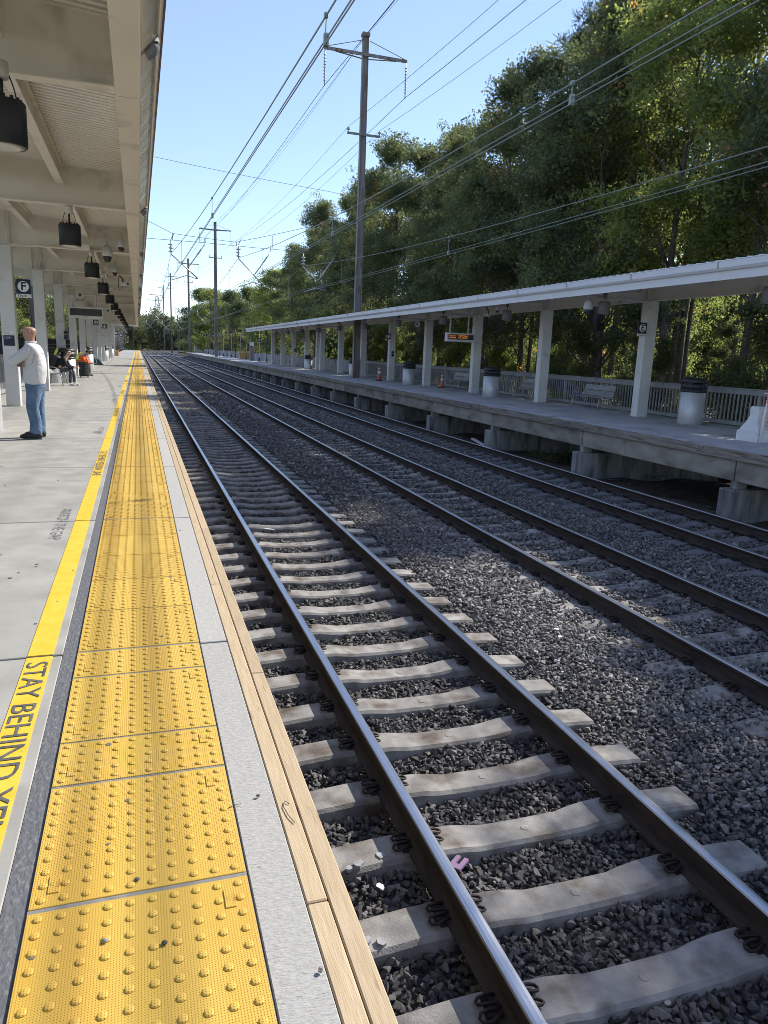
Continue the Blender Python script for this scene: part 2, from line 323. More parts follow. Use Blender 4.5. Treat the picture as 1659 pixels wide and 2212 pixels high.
# ================================================================== NEAR PLATFORM
XP = .547
plat = struct('platform')
joints = [3.83 + 3.085*k for k in range(-2, 63)]
for k in range(len(joints)-1):
    y0, y1 = joints[k]+.011, joints[k+1]-.011
    part('concrete_slab', MB().cbox(-3.75, -.413, y0, y1, -.22, 0, .004), K['conc'], plat)
    part('pale_edge_strip', MB().cbox(.273, .4145, y0, y1, -.22, .001, .003), K['conc_edge'], plat)
part('joint_filler', MB().box(-3.74, .40, joints[0], joints[-1], -.23, -.012), K['joint'], plat)
part('sealant_strip', MB().box(-.411, -.344, joints[0], joints[-1], -.2, -.004), K['sealant'], plat)
for i, (xa, xb, ph) in enumerate(((.418, .481, 1.80), (.4845, .547, 3.39))):
    y = ph - 3.05*2
    while y < joints[-1]-3:
        if y+3.05 > -1: part('edge_board', MB().cbox(xa, xb, max(y, -1.)+.003, y+3.047, -.25, .0, .004), K['wood'], plat)
        y += 3.05
part('edge_beam', MB().box(-3.7, .40, -1, YE, -.70, -.235), K['beam'], plat)
part('foundation_wall', MB().box(-3.6, -.35, -1, YE, -1.7, -.705), K['pier'], plat)
# yellow line in lengths between the joints
for k in range(len(joints)-1):
    if joints[k] > 150: break
    part('yellow_line', MB().box(-.578, -.457, joints[k]+.012, joints[k+1]-.012, -.002, .0035), K['line'], plat)
def letters(s, y0, y1, xc, hgt, m_, parent, nm='lettering'):
    o = text_obj(nm, s, 1.0, m_, parent, (xc, (y0+y1)/2, .0065), (0, 0, R(-90)), ext=.0)
    vs = o.data.vertices; xs = [v.co.x for v in vs]; yy = [v.co.y for v in vs]
    sx = (y0-y1)/(max(xs)-min(xs)); sy = hgt/(max(yy)-min(yy)); mx = (max(xs)+min(xs))/2; my = (max(yy)+min(yy))/2
    for v in vs: v.co.x = (v.co.x-mx)*sx; v.co.y = (v.co.y-my)*sy; v.co.z = 0
    # stencil bridges: thin yellow/grey bars are left out of the font; cut letters by hand-like gaps
    return o
for k, y in enumerate([3.77, 11.55, 19.3, 27., 34.8, 42.5]):
    letters('STAY BEHIND YELLOW LINE', y-.02, y-2.22, -.517, .098, K['stencil'], plat)
for y in (7.46, 14.9, 22.6, 30.2): letters('WATCH THE GAP', y, y-1.2, -.684, .095, K['stencil2'], plat)
part('tile_grout', MB().box(-.3415, .2685, joints[0], 113, -.02, .0022), mat('grey_tile_grout', (.17,.165,.155), .9, (.24,.235,.22), 30.), plat)
# tactile tiles: truncated domes on a thin raised sheet
def tile_mesh(rows, nseg, plate=True, small=False):
    L_ = rows*.0607; mb = MB(); mb.cbox(-.3035, .3035, -L_/2+.002, L_/2-.002, -.03, .004, .0015)
    for i in range(10):
        for j in range(rows):
            x = -.3035+.0302+i*.0607; y = -L_/2+.030+j*.0607
            if nseg > 6: pr = [(.0135,.004),(.0125,.0068),(.0088,.0090),(.0,.0093)]
            else: pr = [(.0135,.004),(.009,.009),(0,.009)]
            mb.lathe(pr, x, y, 0, n=nseg, smooth=nseg > 6)
    if plate:
        for sx, sy in ((-1, -1), (1, 1)):
            px, py = sx*(.3035-.060), sy*(L_/2-.060-.03)
            mb.cbox(px-.0158, px+.0158, py-.036, py+.036, .003, .0082, .0014)
            for a, b in (((-.016,-.010),(.016,-.010)), ((.016,-.010),(0,.013)), ((0,.013),(-.016,-.010))):   # warning triangle
                mb.tube([(px+a[1]*-1, py+a[0], .0084), (px+b[1]*-1, py+b[0], .0084)], .0007, 4)
            for q in (0, .006, .012): mb.box(px+.0115+q*.3, px+.0122+q*.3, py-.018, py+.018, .0080, .0088)
    return mb
TM = {(r, n): tile_mesh(r, n, n > 5).mesh('tactile_tile', K['tact']) for r in (10, 5) for n in ((14, 8, 5) if r == 10 else (14,))}
def add_tile(y0, rows, y):
    n = 14 if y < 7 else (8 if y < 16 else 5)
    if rows == 5: n = 14
    o = link('tactile_tile', TM[(rows, n)], plat, (-.037, y0, .0015), (0, 0, 0))
    if RNG.random() < .5 and rows == 10 and y > 6: o.rotation_euler[2] = math.pi
ycur = 1.972
for r in (10, 5, 10, 5): add_tile(ycur+.306 if r == 10 else ycur+.158, r, ycur); ycur += .615 if r == 10 else .315
ycur = 1.963
for k in range(3): add_tile(ycur-.306, 10, ycur); ycur -= .613
for k in range(2, len(joints)-1):
    if joints[k] > 112: break
    for i in range(5): add_tile(joints[k]+.010+.306+i*.613, 10, joints[k])
mbs = MB(); mbs.box(-.340, .266, 113.3, joints[-1], -.03, .0055); part('tactile_strip', mbs, K['tact'], plat)
part('drain_cover', MB().box(-.80, -.66, 13.9, 14.15, -.02, .003), K['joint'], plat)

# ================================================================== TRACKS
RP = [(-.076,0),(-.076,.012),(-.040,.022),(-.010,.034),(-.0088,.125),(-.034,.146),(-.0375,.150),(-.0375,.176),(-.031,.184),(-.012,.1868),(.012,.1868),(.031,.184),(.0375,.176),(.0375,.150),(.034,.146),(.0088,.125),(.010,.034),(.040,.022),(.076,.012),(.076,0)]
def rail_mb(x, bright=1):
    ys = [-2., 100, 200, 300]+[300+10*i for i in range(1, 33)]
    mb = MB(); n = len(RP); vs = []
    for y in ys:
        dx = float(curve_dx(y)); vs += [(x+u+dx, y, ZB+w_) for u, w_ in RP]
    fs = []; mi = []
    for i in range(len(ys)-1):
        for k in range(n):
            fs.append((i*n+k, i*n+(k+1) % n, (i+1)*n+(k+1) % n, (i+1)*n+k)); mi.append(1 if 7 <= k <= 11 else 0)
    mb.add(vs, fs); mb.m = mi; mb.add([vs[k] for k in range(n)], [tuple(range(n))]); return mb
def tie_profile(u):
    u = abs(u)
    return float(np.interp(u, [0, .30, .50, .60, .98, 1.3], [-.040, -.036, -.006, 0, 0, -.022]))
def tie_mb():
    us = [-1.3,-1.29,-1.0,-.85,-.62,-.5,-.38,-.28,0,.28,.38,.5,.62,.85,1.0,1.29,1.3]; vs = []; fs = []
    for i, u in enumerate(us):
        z = tie_profile(u); e = .012 if i in (0, len(us)-1) else 0; wd = .128-.012*(abs(u) < .35)
        vs += [(u,-wd-.02,-.22),(u,-wd-.003+e,z-.022-e),(u,-wd+.018+e,z-e),(u,wd-.018-e,z-e),(u,wd+.003-e,z-.022-e),(u,wd+.02,-.22)]
    for i in range(len(us)-1):
        for k in range(5): fs.append((i*6+k, i*6+k+1, (i+1)*6+k+1, (i+1)*6+k))
    fs += [tuple(range(6)), tuple((len(us)-1)*6+k for k in reversed(range(6)))]
    mb = MB().add(vs, fs)
    mb.lathe([(.03,-.041),(.028,-.0375),(.018,-.0385),(.0,-.0385)], 0, 0, 0, 10)
    return mb
def clip_mb():     # one e-shaped spring clip with its shoulder, rail side at -x
    mb = MB(); r = .0085
    pts = [(-.035,-.055,.030),(.01,-.060,.034),(.050,-.058,.030),(.066,-.045,.024),(.062,-.030,.022),(.04,-.020,.028),(.0,-.012,.036),(-.030,-.002,.033),(-.034,.012,.033),(-.01,.020,.036),(.035,.016,.034),(.070,.020,.026),(.082,.038,.020),(.075,.060,.018),(.045,.070,.022),(.005,.062,.030),(-.03,.055,.030)]
    mb.tube(pts, r, 6); mb.cbox(-.012, .045, -.005, .050, -.004, .026, .006); mb.cbox(-.042, .030, -.078, .078, -.004, .010, .004)
    return mb
TIE = tie_mb(); CLIP = clip_mb().mesh('rail_clip', K['clip'])
TLAB = ['railway track right beside the yellow-edged platform, with shiny rails and fully exposed concrete ties',
        'middle railway track with its concrete ties half buried in grey ballast',
        'farthest railway track running along the foot of the opposite platform']
for t in range(3):
    tr = thing('railway_track', TLAB[t], 'railway track', (TC[t], 0, ZB))
    for s in (-1, 1):
        part('rail', rail_mb(s*.7545 + TC[t]), [K['rust'], K['rail'] if t < 2 else K['rail']], tr, world=True)
    tm = TIE.mesh('concrete_tie', K['tie'] if t < 2 else K['tie3'])
    mb3 = MB().add(TIE.v, TIE.f)
    for s in (-1, 1):
        for q in (-1, 1): mb3.box(s*.7545+q*.105-.035, s*.7545+q*.105+.035, -.06, .06, -.003, .03)
    tmf = mb3.mesh('concrete_tie', K['tie'] if t < 2 else K['tie3'])
    n0 = -4 if t == 0 else -2
    tnear = 24 if t == 0 else 26
    for k in range(n0, 96):
        y = TIEY[t] + .6115*(k - (6 if t == 1 else (12 if t == 2 else 0)))
        near = y < 15
        o = link('concrete_tie', tm if near else tmf, tr, (RNG.uniform(-.012,.012), y, 0 if t == 0 else -.006)); o.rotation_euler = (0, RNG.uniform(-.003,.003), RNG.uniform(-.006,.006))
        if near:
            for s in (-1, 1):
                for q in (-1, 1):
                    link('rail_clip', CLIP, o, (s*.7545+q*.088, 0, 0), (0, 0, 0 if q > 0 else math.pi))
    yl = y
    far = MB()
    for k in range(1, 420):
        y = yl + .6115*k; dx = float(curve_dx(y))
        far.box(-1.3+dx, 1.3+dx, y-.12, y+.12, -.06, -.004)
    o = part('concrete_tie', far, K['tie'], tr); o['kind'] = 'stuff'

# ================================================================== BALLAST STONES (instanced rocks)
def scatter_group():
    ng = bpy.data.node_groups.new('scatter_pieces', 'GeometryNodeTree')
    ng.interface.new_socket('Geometry', in_out='INPUT', socket_type='NodeSocketGeometry'); ng.interface.new_socket('Geometry', in_out='OUTPUT', socket_type='NodeSocketGeometry')
    n = ng.nodes; L = ng.links; gi = n.new('NodeGroupInput'); go = n.new('NodeGroupOutput')
    def attr(nm, ty):
        a = n.new('GeometryNodeInputNamedAttribute'); a.data_type = ty; a.inputs['Name'].default_value = nm; return a.outputs[0]
    src = attr('is_src', 'INT'); vid = attr('vid', 'INT')
    cmp_ = n.new('FunctionNodeCompare'); cmp_.data_type = 'INT'; cmp_.operation = 'GREATER_THAN'
    ins = [s for s in cmp_.inputs if s.type == 'INT' and s.enabled]; L.new(src, ins[0]); ins[1].default_value = 0
    sep = n.new('GeometryNodeSeparateGeometry'); sep.domain = 'POINT'; L.new(gi.outputs[0], sep.inputs[0]); L.new(cmp_.outputs[0], sep.inputs[1])
    sp = n.new('GeometryNodeSplitToInstances'); sp.domain = 'POINT'; L.new(sep.outputs[0], sp.inputs[0]); L.new(vid, sp.inputs['Group ID'])
    iop = n.new('GeometryNodeInstanceOnPoints'); L.new(sep.outputs[1], iop.inputs['Points']); L.new(sp.outputs[0], iop.inputs['Instance'])
    iop.inputs['Pick Instance'].default_value = True; L.new(vid, iop.inputs['Instance Index'])
    e2r = n.new('FunctionNodeEulerToRotation'); L.new(attr('rot', 'FLOAT_VECTOR'), e2r.inputs[0]); L.new(e2r.outputs[0], iop.inputs['Rotation'])
    L.new(attr('scl', 'FLOAT_VECTOR'), iop.inputs['Scale']); L.new(iop.outputs[0], go.inputs[0]); return ng
SG = scatter_group()
def scatter_mesh(name, variants, pts, rot, scl, tint, mats):
    """variants: list of (verts, faces[, matidx]) placed at the origin; pts Nx3 ..."""
    v = []; f = []; vid = []; mi = []
    for i, va in enumerate(variants):
        b = len(v); v += list(va[0]); f += [tuple(q+b for q in fc) for fc in va[1]]; vid += [i]*len(va[0]); mi += list(va[2]) if len(va) > 2 else [0]*len(va[1])
    ns = len(v); N = len(pts); nv = len(variants)
    me = bpy.data.meshes.new(name); allv = np.concatenate([np.array(v, float).reshape(-1, 3), np.asarray(pts, float).reshape(-1, 3)])
    me.from_pydata(allv.tolist(), [], f)
    me.polygons.foreach_set('material_index', mi)
    for m in mats: me.materials.append(m)
    def A(nm, ty, key, arr): a = me.attributes.new(nm, ty, 'POINT'); a.data.foreach_set(key, np.ascontiguousarray(arr).ravel())
    A('is_src', 'INT', 'value', np.r_[np.ones(ns, np.int32), np.zeros(N, np.int32)].astype(np.int32))
    A('vid', 'INT', 'value', np.r_[np.array(vid), RNG.integers(0, nv, N)].astype(np.int32))
    A('rot', 'FLOAT_VECTOR', 'vector', np.concatenate([np.zeros((ns, 3)), rot]).astype(np.float32))
    s3 = scl if np.ndim(scl) == 2 else np.repeat(np.asarray(scl)[:, None], 3, 1)
    A('scl', 'FLOAT_VECTOR', 'vector', np.concatenate([np.ones((ns, 3)), s3]).astype(np.float32))
    A('tint', 'FLOAT', 'value', np.r_[np.zeros(ns), tint].astype(np.float32))
    return me
def scatter_obj(name, me, parent=None, loc=(0,0,0), rotz=0, scale=None):
    o = link(name, me, parent, loc, (0, 0, rotz))
    if scale: o.scale = scale
    m = o.modifiers.new('pieces', 'NODES'); m.node_group = SG; return o
def rock(r):
    bm = bmesh.new()
    p = r.normal(size=(13, 3)); p /= np.linalg.norm(p, axis=1)[:, None]; p *= r.uniform(.75, 1.05, (13, 1)); p *= np.array([1., r.uniform(.6, .85), r.uniform(.45, .7)])
    for q in p: bm.verts.new(q*.5)
    h = bmesh.ops.convex_hull(bm, input=bm.verts[:]); 
    bmesh.ops.delete(bm, geom=[e for e in h['geom_interior'] if isinstance(e, bmesh.types.BMVert)], context='VERTS')
    bm.verts.index_update(); res = ([v.co[:] for v in bm.verts], [[v.index for v in fc.verts] for fc in bm.faces]); bm.free(); return res
ROCKS = [rock(RNG) for _ in range(14)]
def jitter(x0, x1, y0, y1, c):
    xs = np.arange(x0, x1, c); ys = np.arange(y0, y1, c); X, Y = np.meshgrid(xs, ys); X = X.ravel()+RNG.uniform(-.5,.5,X.size)*c; Y = Y.ravel()+RNG.uniform(-.5,.5,Y.size)*c; return X, Y
def clear_ties(X, Y, wd=.118):
    keep = np.ones(X.size, bool)
    for t in range(3):
        u = X-TC[t]; ph = np.abs(((Y-TIEY[t])/.6115+.5) % 1 - .5)*.6115
        on = (np.abs(u) < 1.32) & (ph < wd)
        if t == 0: k = on & (RNG.random(X.size) < .992)
        elif t == 1:
            pr = np.where(np.abs(u) > 1.0, .80, np.where(np.abs(u) < .45, .90, .97)); k = on & (RNG.random(X.size) < pr)
        else: k = on & (RNG.random(X.size) < .95)
        keep &= ~k
        for s in (-1, 1): keep &= ~((np.abs(u-s*.7545) < .10) & (ph < wd+.02))
    return keep
P_ = []; S_ = []
for (y0, y1, c, sc, x0) in ((.9, 7, .034, .048, .5), (7, 14, .042, .056, .5), (14, 32, .070, .082, .6), (32, 75, .13, .14, .6)):
    X, Y = jitter(x0, 11.35, y0, y1, c); k = clear_ties(X, Y)
    k &= ~((X > 10.9) & (RNG.random(X.size) < (X-10.9)/.6))
    X, Y = X[k], Y[k]; Z = zb(X, Y)+RNG.uniform(-.014, .020, X.size)
    ph0 = np.abs(((Y-TIEY[1])/.6115+.5) % 1 - .5)*.6115; ontie = (np.abs(X-TC[1]) < 1.32) & (ph0 < .13)
    Z[ontie] = np.maximum(Z[ontie], ZB-.006+.008)
    for t in range(3):
        for q in (-1, 1): ur = np.abs(X-TC[t]-q*.7545) < .11; Z[ur] = np.minimum(Z[ur], ZB-.045)
    P_.append(np.stack([X, Y, Z], 1)); s = sc*RNG.lognormal(0, .30, X.size).clip(.5, 2.0)*(1.12 if c < .05 else 1)
    S_.append(s)
# stones lying on the first track's ties and shoulder of the bank
P_ = np.concatenate(P_); S_ = np.concatenate(S_); N = len(P_)
rot = np.stack([RNG.normal(0, .45, N), RNG.normal(0, .45, N), RNG.uniform(0, 6.28, N)], 1)
tint = (RNG.beta(2., 2.6, N)*.9 - .16*(P_[:, 0] < 3.7) + .10*((P_[:, 0] > 3.6) & (P_[:, 0] < 8.3)) + .16*np.exp(-((P_[:, 0]-4.7)/1.3)**2)*np.exp(-((P_[:, 1]-8.)/4.5)**2) + .04*(RNG.random(N) < .03)*8).clip(0, 1)  # dusty tones by area, plus a sun patch between tracks painted into the tint
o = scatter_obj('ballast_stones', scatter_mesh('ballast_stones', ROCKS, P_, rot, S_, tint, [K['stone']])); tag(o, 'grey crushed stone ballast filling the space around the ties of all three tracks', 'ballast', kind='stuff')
print('stones', N)
# ================================================================== FAR PLATFORM
ZF = -.06; XF = 11.43
fp = struct('platform', (0, 0, 0))
jf = [11.77 + 5.52*k for k in range(-2, 34)]
jf = [y for y in jf if y < YE+1]
for k in range(len(jf)-1):
    y0, y1 = jf[k]+.008, jf[k+1]-.008
    for q in range(2):
        ya = y0+(y1-y0)*q/2+.004; yb = y0+(y1-y0)*(q+1)/2-.004
        part('concrete_slab', MB().cbox(XF+.62, 16.25, ya, yb, -.26, ZF-.002, .004), K['conc_far'], fp)
    part('pale_edge_strip', MB().cbox(XF+.05, XF+.617, y0, y1, -.26, ZF+.001, .004), K['fascia'] if False else mat('worn_white_edge', (.36,.365,.375), .8, (.48,.485,.49), 3., 7, bump=.002, bscale=60, dirt=(.2,.2,.2), dscale=2.2, dlo=.55, dhi=.7) if k == 0 else bpy.data.materials['worn_white_edge'], fp)
    mb = MB(); mb.cbox(XF+.05, XF+.28, y0+.01, y1-.01, -.70, -.262, .012)
    for q in (.33, .66): mb.box(XF+.044, XF+.049, y0+(y1-y0)*q-.008, y0+(y1-y0)*q+.008, -.69, -.27)
    part('concrete_beam', mb, K['beam'], fp)
    mb = MB(); mb.cbox(XF-.10, 16.1, jf[k]-.21, jf[k]+.21, -2.0, -.86, .02); part('concrete_pier', mb, K['pier'], fp)
    part('bearing_block', MB().cbox(XF+.06, XF+.34, jf[k]-.085, jf[k]+.085, -.858, -.50 if False else -.702, .01), K['pier'], fp)
    part('rear_beam', MB().box(15.9, 16.2, y0, y1, -.72, -.262), K['beam'], fp)
y = jf[0]+1.0; L4 = 3.66
while y < jf[-1]-L4:
    mb = MB(); mb.cbox(XF-.035, XF+.048, y+.004, y+L4-.004, -.262, ZF-.002+RNG.uniform(-.006,.002), .008)
    for e in (.08, L4-.08):
        for z in (-.12, -.21): mb.lathe([(.013,0),(.013,.004),(0,.005)], 0, 0, 0, 6); 
    vs = mb.v
    part('timber_edge_board', MB().cbox(XF-.035, XF+.048, y+.004, y+L4-.004, -.262, ZF-.002+RNG.uniform(-.006,.002), .008), K['oldwood'], fp)
    bt = MB()
    for e in (.07, L4-.07):
        for z in (-.12, -.21): bt.tube([(XF-.042, y+e, z), (XF-.03, y+e, z)], .016, 6)
    part('bolt', bt, K['clip'], fp)
    y += L4

# ---------------------------------------------------------------- fences
def picket_fence(name, x, y0, y1, pitch, ztop, zbot, lab, flip=1, closed_from=None, nmax=296):
    f = thing(name, lab, 'fence', (x, y0, zbot))
    part('top_rail', MB().cbox(x-.02*flip-.022, x-.02*flip+.022, y0, y1, ztop-.14, ztop, .004), K['grey'], f, world=True)
    part('cap_board', MB().cbox(x-.07, x+.07, y0, y1, ztop+.002, ztop+.036, .004), K['grey'], f, world=True)
    part('bottom_rail', MB().cbox(x-.02*flip-.022, x-.02*flip+.022, y0, y1, zbot+.04, zbot+.15, .004), K['grey'], f, world=True)
    pm = MB().cbox(-.019, .019, -.019, .019, zbot+.05, ztop-.02, .003).mesh('picket', K['grey'])
    n = int((y1-y0)/pitch); rest = MB(); px = x+.025*flip
    for i in range(n):
        yy = y0+(i+.5)*pitch
        if i < nmax: o = link('picket', pm, f, (px-x, yy-y0, -zbot)); 
        else: rest.box(px-.019, px+.019, yy-.019, yy+.019, zbot+.05, ztop-.02)
    if rest.v: o = part('picket', rest, K['grey'], f, world=True); o['kind'] = 'stuff'
    yy = y0+.05
    while yy < y1:
        part('post', MB().cbox(x+.05*flip-.045, x+.05*flip+.045, yy-.045, yy+.045, zbot-.2, ztop, .006), K['grey'], f, world=True); yy += 2.44
    return f
picket_fence('picket_fence', 16.0, 11.0, 54.5, .151, .98, ZF, 'grey picket fence along the back of the opposite platform beside the benches')
wall = thing('panel_fence', 'solid grey panel fence continuing the picket fence along the far half of the opposite platform', 'fence', (16.0, 54.6, ZF))
y = 54.6
while y < YE-1:
    y1 = min(y+2.44, YE)
    part('fence_panel', MB().cbox(15.975, 16.02, y+.03, y1-.03, 0, .90, .004), K['grey'], wall, world=True)
    part('post', MB().cbox(15.94, 16.03, y-.05, y+.028, -.2, 1.0, .006), K['grey'], wall, world=True)
    y = y1
part('cap_board', MB().cbox(15.92, 16.07, 54.6, YE, .905, .95, .004), K['grey'], wall, world=True)
picket_fence('picket_fence', -3.72, 9.0, 46, .125, 1.09, .0, 'grey picket fence behind the columns of the near platform on the left', flip=-1)

# ================================================================== CANOPIES
def sector(mb, *a): return mb
# ---- near canopy
CY = [7.3 + 6.15*k for k in range(-1, 16)]
cn = thing('station_canopy', 'cream steel canopy roof on white columns over the near platform', 'canopy', (-2.85, 19.6, 0))
ZC = 3.69
part('roof_deck', MB(), K['deck'], None) if False else None
def ribbed(x0, x1, z0, z1, ya, yb, pitch, d):      # corrugated deck, ribs run across (x)
    mb = MB(); ys = []; y = ya; k = 0
    while y < yb:
        ys += [(y, 0), (y+pitch*.38, 0), (y+pitch*.5, d), (y+pitch*.88, d)]; y += pitch
    vs = []
    for (yy, dz) in ys: vs += [(x0, yy, z0+dz), (x1, yy, z1+dz)]
    fs = [(2*i, 2*i+1, 2*i+3, 2*i+2) for i in range(len(ys)-1)]
    return mb.add(vs, fs)
Yc0, Yc1 = -1.0, 98.0
part('roof_deck', ribbed(-4.9, .10, 4.56, 4.215, Yc0, Yc1, .115, .04), K['deck'], cn, world=True)
part('roof_sheet', MB().hexa([(-4.9,Yc0,4.60),(.19,Yc0,4.21),(.19,Yc1,4.21),(-4.9,Yc1,4.60)], [(-4.9,Yc0,4.64),(.19,Yc0,4.25),(.19,Yc1,4.25),(-4.9,Yc1,4.64)]), K['roofmetal'], cn, world=True)
cs = part('column', MB().cbox(-.155, .155, -.13, .13, 0, ZC-.01, .012), K['gal'], cn, (0, CY[0]-19.6, 0))
for i, y in enumerate(CY):
    if i: link('column', cs.data, cn, (0, y-19.6, 0))
    # tapered I-beam: web plate and flanges
    zt = lambda x: 4.36-(x+2.0)*.0685 - .008
    mb = MB(); mb.prism([(-4.85,4.05),(-4.85,zt(-4.85)),(-.12,zt(-.12)),(-.12,ZC+.012),(-3.2,ZC+.012)], y-.005, y+.005, 'y')
    mb.box(-3.2, -.125, y-.075, y+.075, ZC-.002, ZC+.011)
    mb.hexa([(-4.85,y-.075,zt(-4.85)),(-.125,y-.075,zt(-.125)),(-.125,y+.075,zt(-.125)),(-4.85,y+.075,zt(-4.85))], [(-4.85,y-.075,zt(-4.85)+.012),(-.125,y-.075,zt(-.125)+.012),(-.125,y+.075,zt(-.125)+.012),(-4.85,y+.075,zt(-4.85)+.012)])
    for xs in (-3.0, -2.72):
        mb.box(xs-.005, xs+.005, y-.07, y+.07, ZC+.013, zt(xs)-.002)
    part('beam', mb, K['cream'], cn, world=True)
    if y < 60:
        for xs in (-2.9, -2.78, -2.66): part('conduit_drop', MB().tube([(xs, y-.10, ZC+.03), (xs, y-.10, 4.15 if xs != -2.78 else 4.35)], .009 if xs != -2.78 else .016, 6), K['cream'], cn, world=True)
    # purlins to the next beam
    if i < len(CY)-1:
        y2 = CY[i+1]
        for xp in (-1.09, -2.27):
            zq = zt(xp)-.03; mb = MB(); mb.box(xp-.004, xp+.004, y+.09, y2-.09, zq-.26, zq); mb.box(xp-.06, xp+.06, y+.09, y2-.09, zq-.272, zq-.2605); mb.box(xp-.06, xp+.06, y+.09, y2-.09, zq+.0005, zq+.012)
            part('purlin', mb, K['cream'], cn, world=True)
            for yy, s in ((y2, -1),) + (((y, 1),) if True else ()):
                mb = MB(); mb.box(xp-.13, xp+.13, yy+s*.006, yy+s*.016, zq-.30, zq-.02)
                for bx in (-.095, .095):
                    for bz in (-.24, -.09):
                        mb.tube([(xp+bx, yy+s*.017, zq+bz), (xp+bx, yy+s*.034, zq+bz)], .020, 8)
                part('bolted_plate', mb, K['cream'], cn, world=True)
# edge channel, flashing, gutter
k = 0; y = Yc0
mb = MB(); mb.box(-.118, -.110, Yc0, Yc1, ZC-.03, 4.20)
part('edge_channel_web', mb, K['cream'], cn, world=True)
for a, b in zip([Yc0]+CY, CY+[Yc1]):
    if b-a > .3: part('edge_flange', MB().box(-.118, .081, a+.006, b-.006, ZC-.045, ZC-.031), K['cream'], cn, world=True)
seg = 2.05; y = Yc0
while y < Yc1:
    y1 = min(y+seg, Yc1)
    part('flashing', MB().hexa([(.090,y+.003,ZC-.03),(.200,y+.003,3.79),(.200,y1-.003,3.79),(.090,y1-.003,ZC-.03)], [(.088,y+.003,ZC-.025),(.198,y+.003,3.796),(.198,y1-.003,3.796),(.088,y1-.003,ZC-.025)]), K['shiny'], cn, world=True)
    y = y1
part('gutter_back', MB().box(.201, .204, Yc0, Yc1, 3.79, 4.20), K['shiny'], cn, world=True)
part('gutter_lip', MB().cbox(.206, .224, Yc0, Yc1, 3.80, 3.835, .003), K['fascia'], cn, world=True)
part('gutter_floor', MB().box(.225, .236, Yc0, Yc1, 3.83, 3.835), K['fascia'], cn, world=True)
part('gutter_rim', MB().cbox(.237, .252, Yc0, Yc1, 3.825, 4.06, .003), mat('brown_gutter_rim', (.10,.06,.04), .4), cn, world=True)
part('drip_edge', MB().box(.082, .087, Yc0, Yc1, ZC-.055, ZC-.0), K['fascia'], cn, world=True)
for i, y in enumerate(CY[1:12]):   # rainwater elbows behind the flashing
    yy = y-1.0 if i == 0 else y
    part('downspout_elbow', MB().tube(circle_tube(.10, yy, 3.75, .085, R(-75), R(60), 10), .040, 12), K['lampgrey'], cn, world=True)
# conduit runs across the beams
def conduit(y, x0, x1, z):
    mb = MB(); mb.tube([(x0,y-.11,z),(-2.4,y-.11,z),(-2.2,y-.11,z+.035),(x1,y-.11,z+.035)], .014, 6); mb.tube([(x0,y-.11,z+.04),(-2.45,y-.11,z+.04),(-2.25,y-.11,z+.075),(x1,y-.11,z+.075)], .010, 6); return mb
for i in (3, 4): part('conduit', conduit(CY[i], -3.3, -1.35, ZC-.02), K['cream'], cn, world=True); part('junction_box', MB().cbox(-1.34, -1.0, CY[i]-.17, CY[i]-.08, ZC-.02, ZC+.12, .006), K['cream'], cn, world=True)
for i in range(5, 12): part('conduit', MB().tube([(-3.3,CY[i]-.11,ZC+.0),(-.3,CY[i]-.11,ZC+.0)], .014, 6), K['cream'], cn, world=True)

# ---- pendant lamps
def lamp(loc, hang, label, mt, group):
    t = thing('pendant_lamp', label, 'lamp', loc, 0, group)
    mb = MB(); pr = [(.158,0),(.166,.008),(.168,.31),(.160,.325),(.03,.33)]; mb.lathe(pr, 0, 0, 0, 28)
    for k in range(14):
        a = 2*math.pi*k/14; mb.box(math.cos(a)*.13-.012, math.cos(a)*.13+.012, math.sin(a)*.13-.012, math.sin(a)*.13+.012, .322, .35)
    part('lamp_shade', mb, mt, t); part('lamp_lens', MB().lathe([(0,-.004),(.10,-.012),(.153,.004)], 0, 0, 0, 20), K['lens'], t)
    part('stem', MB().tube([(0,0,.33),(0,0,hang-.10)], .014, 8), mt, t)
    part('ceiling_box', MB().lathe([(.05,hang-.13),(.06,hang-.12),(.06,hang-.01),(.04,hang)], 0, 0, 0, 12), K['cream'] if mt is K['black'] else mt, t)
    ch = MB()
    for s in (-1, 1):
        pts = [(s*(.05+.05*math.sin(q/8*1.57)), 0, hang-.08-(hang-.08-.335)*q/8) for q in range(9)]; ch.tube(pts, .005, 4)
    part('safety_chain', ch, mt, t); return t
GN_ = 'black cylinder lamps hanging under the near canopy'; GF_ = 'grey cylinder lamps hanging under the far canopy'
lm = None
for i, y in enumerate(CY[1:15]):
    loc = (-.985 if i else -.94, y+.02 if i else 6.85, 3.075 if i else 3.04); lab = 'black cylinder lamp hanging under the near canopy, the %s one from the camera' % nth(i)
    if lm is None: lm = lamp(loc, ZC-3.075, lab, K['black'], GN_)
    else: dup(lm, loc, label=lab)
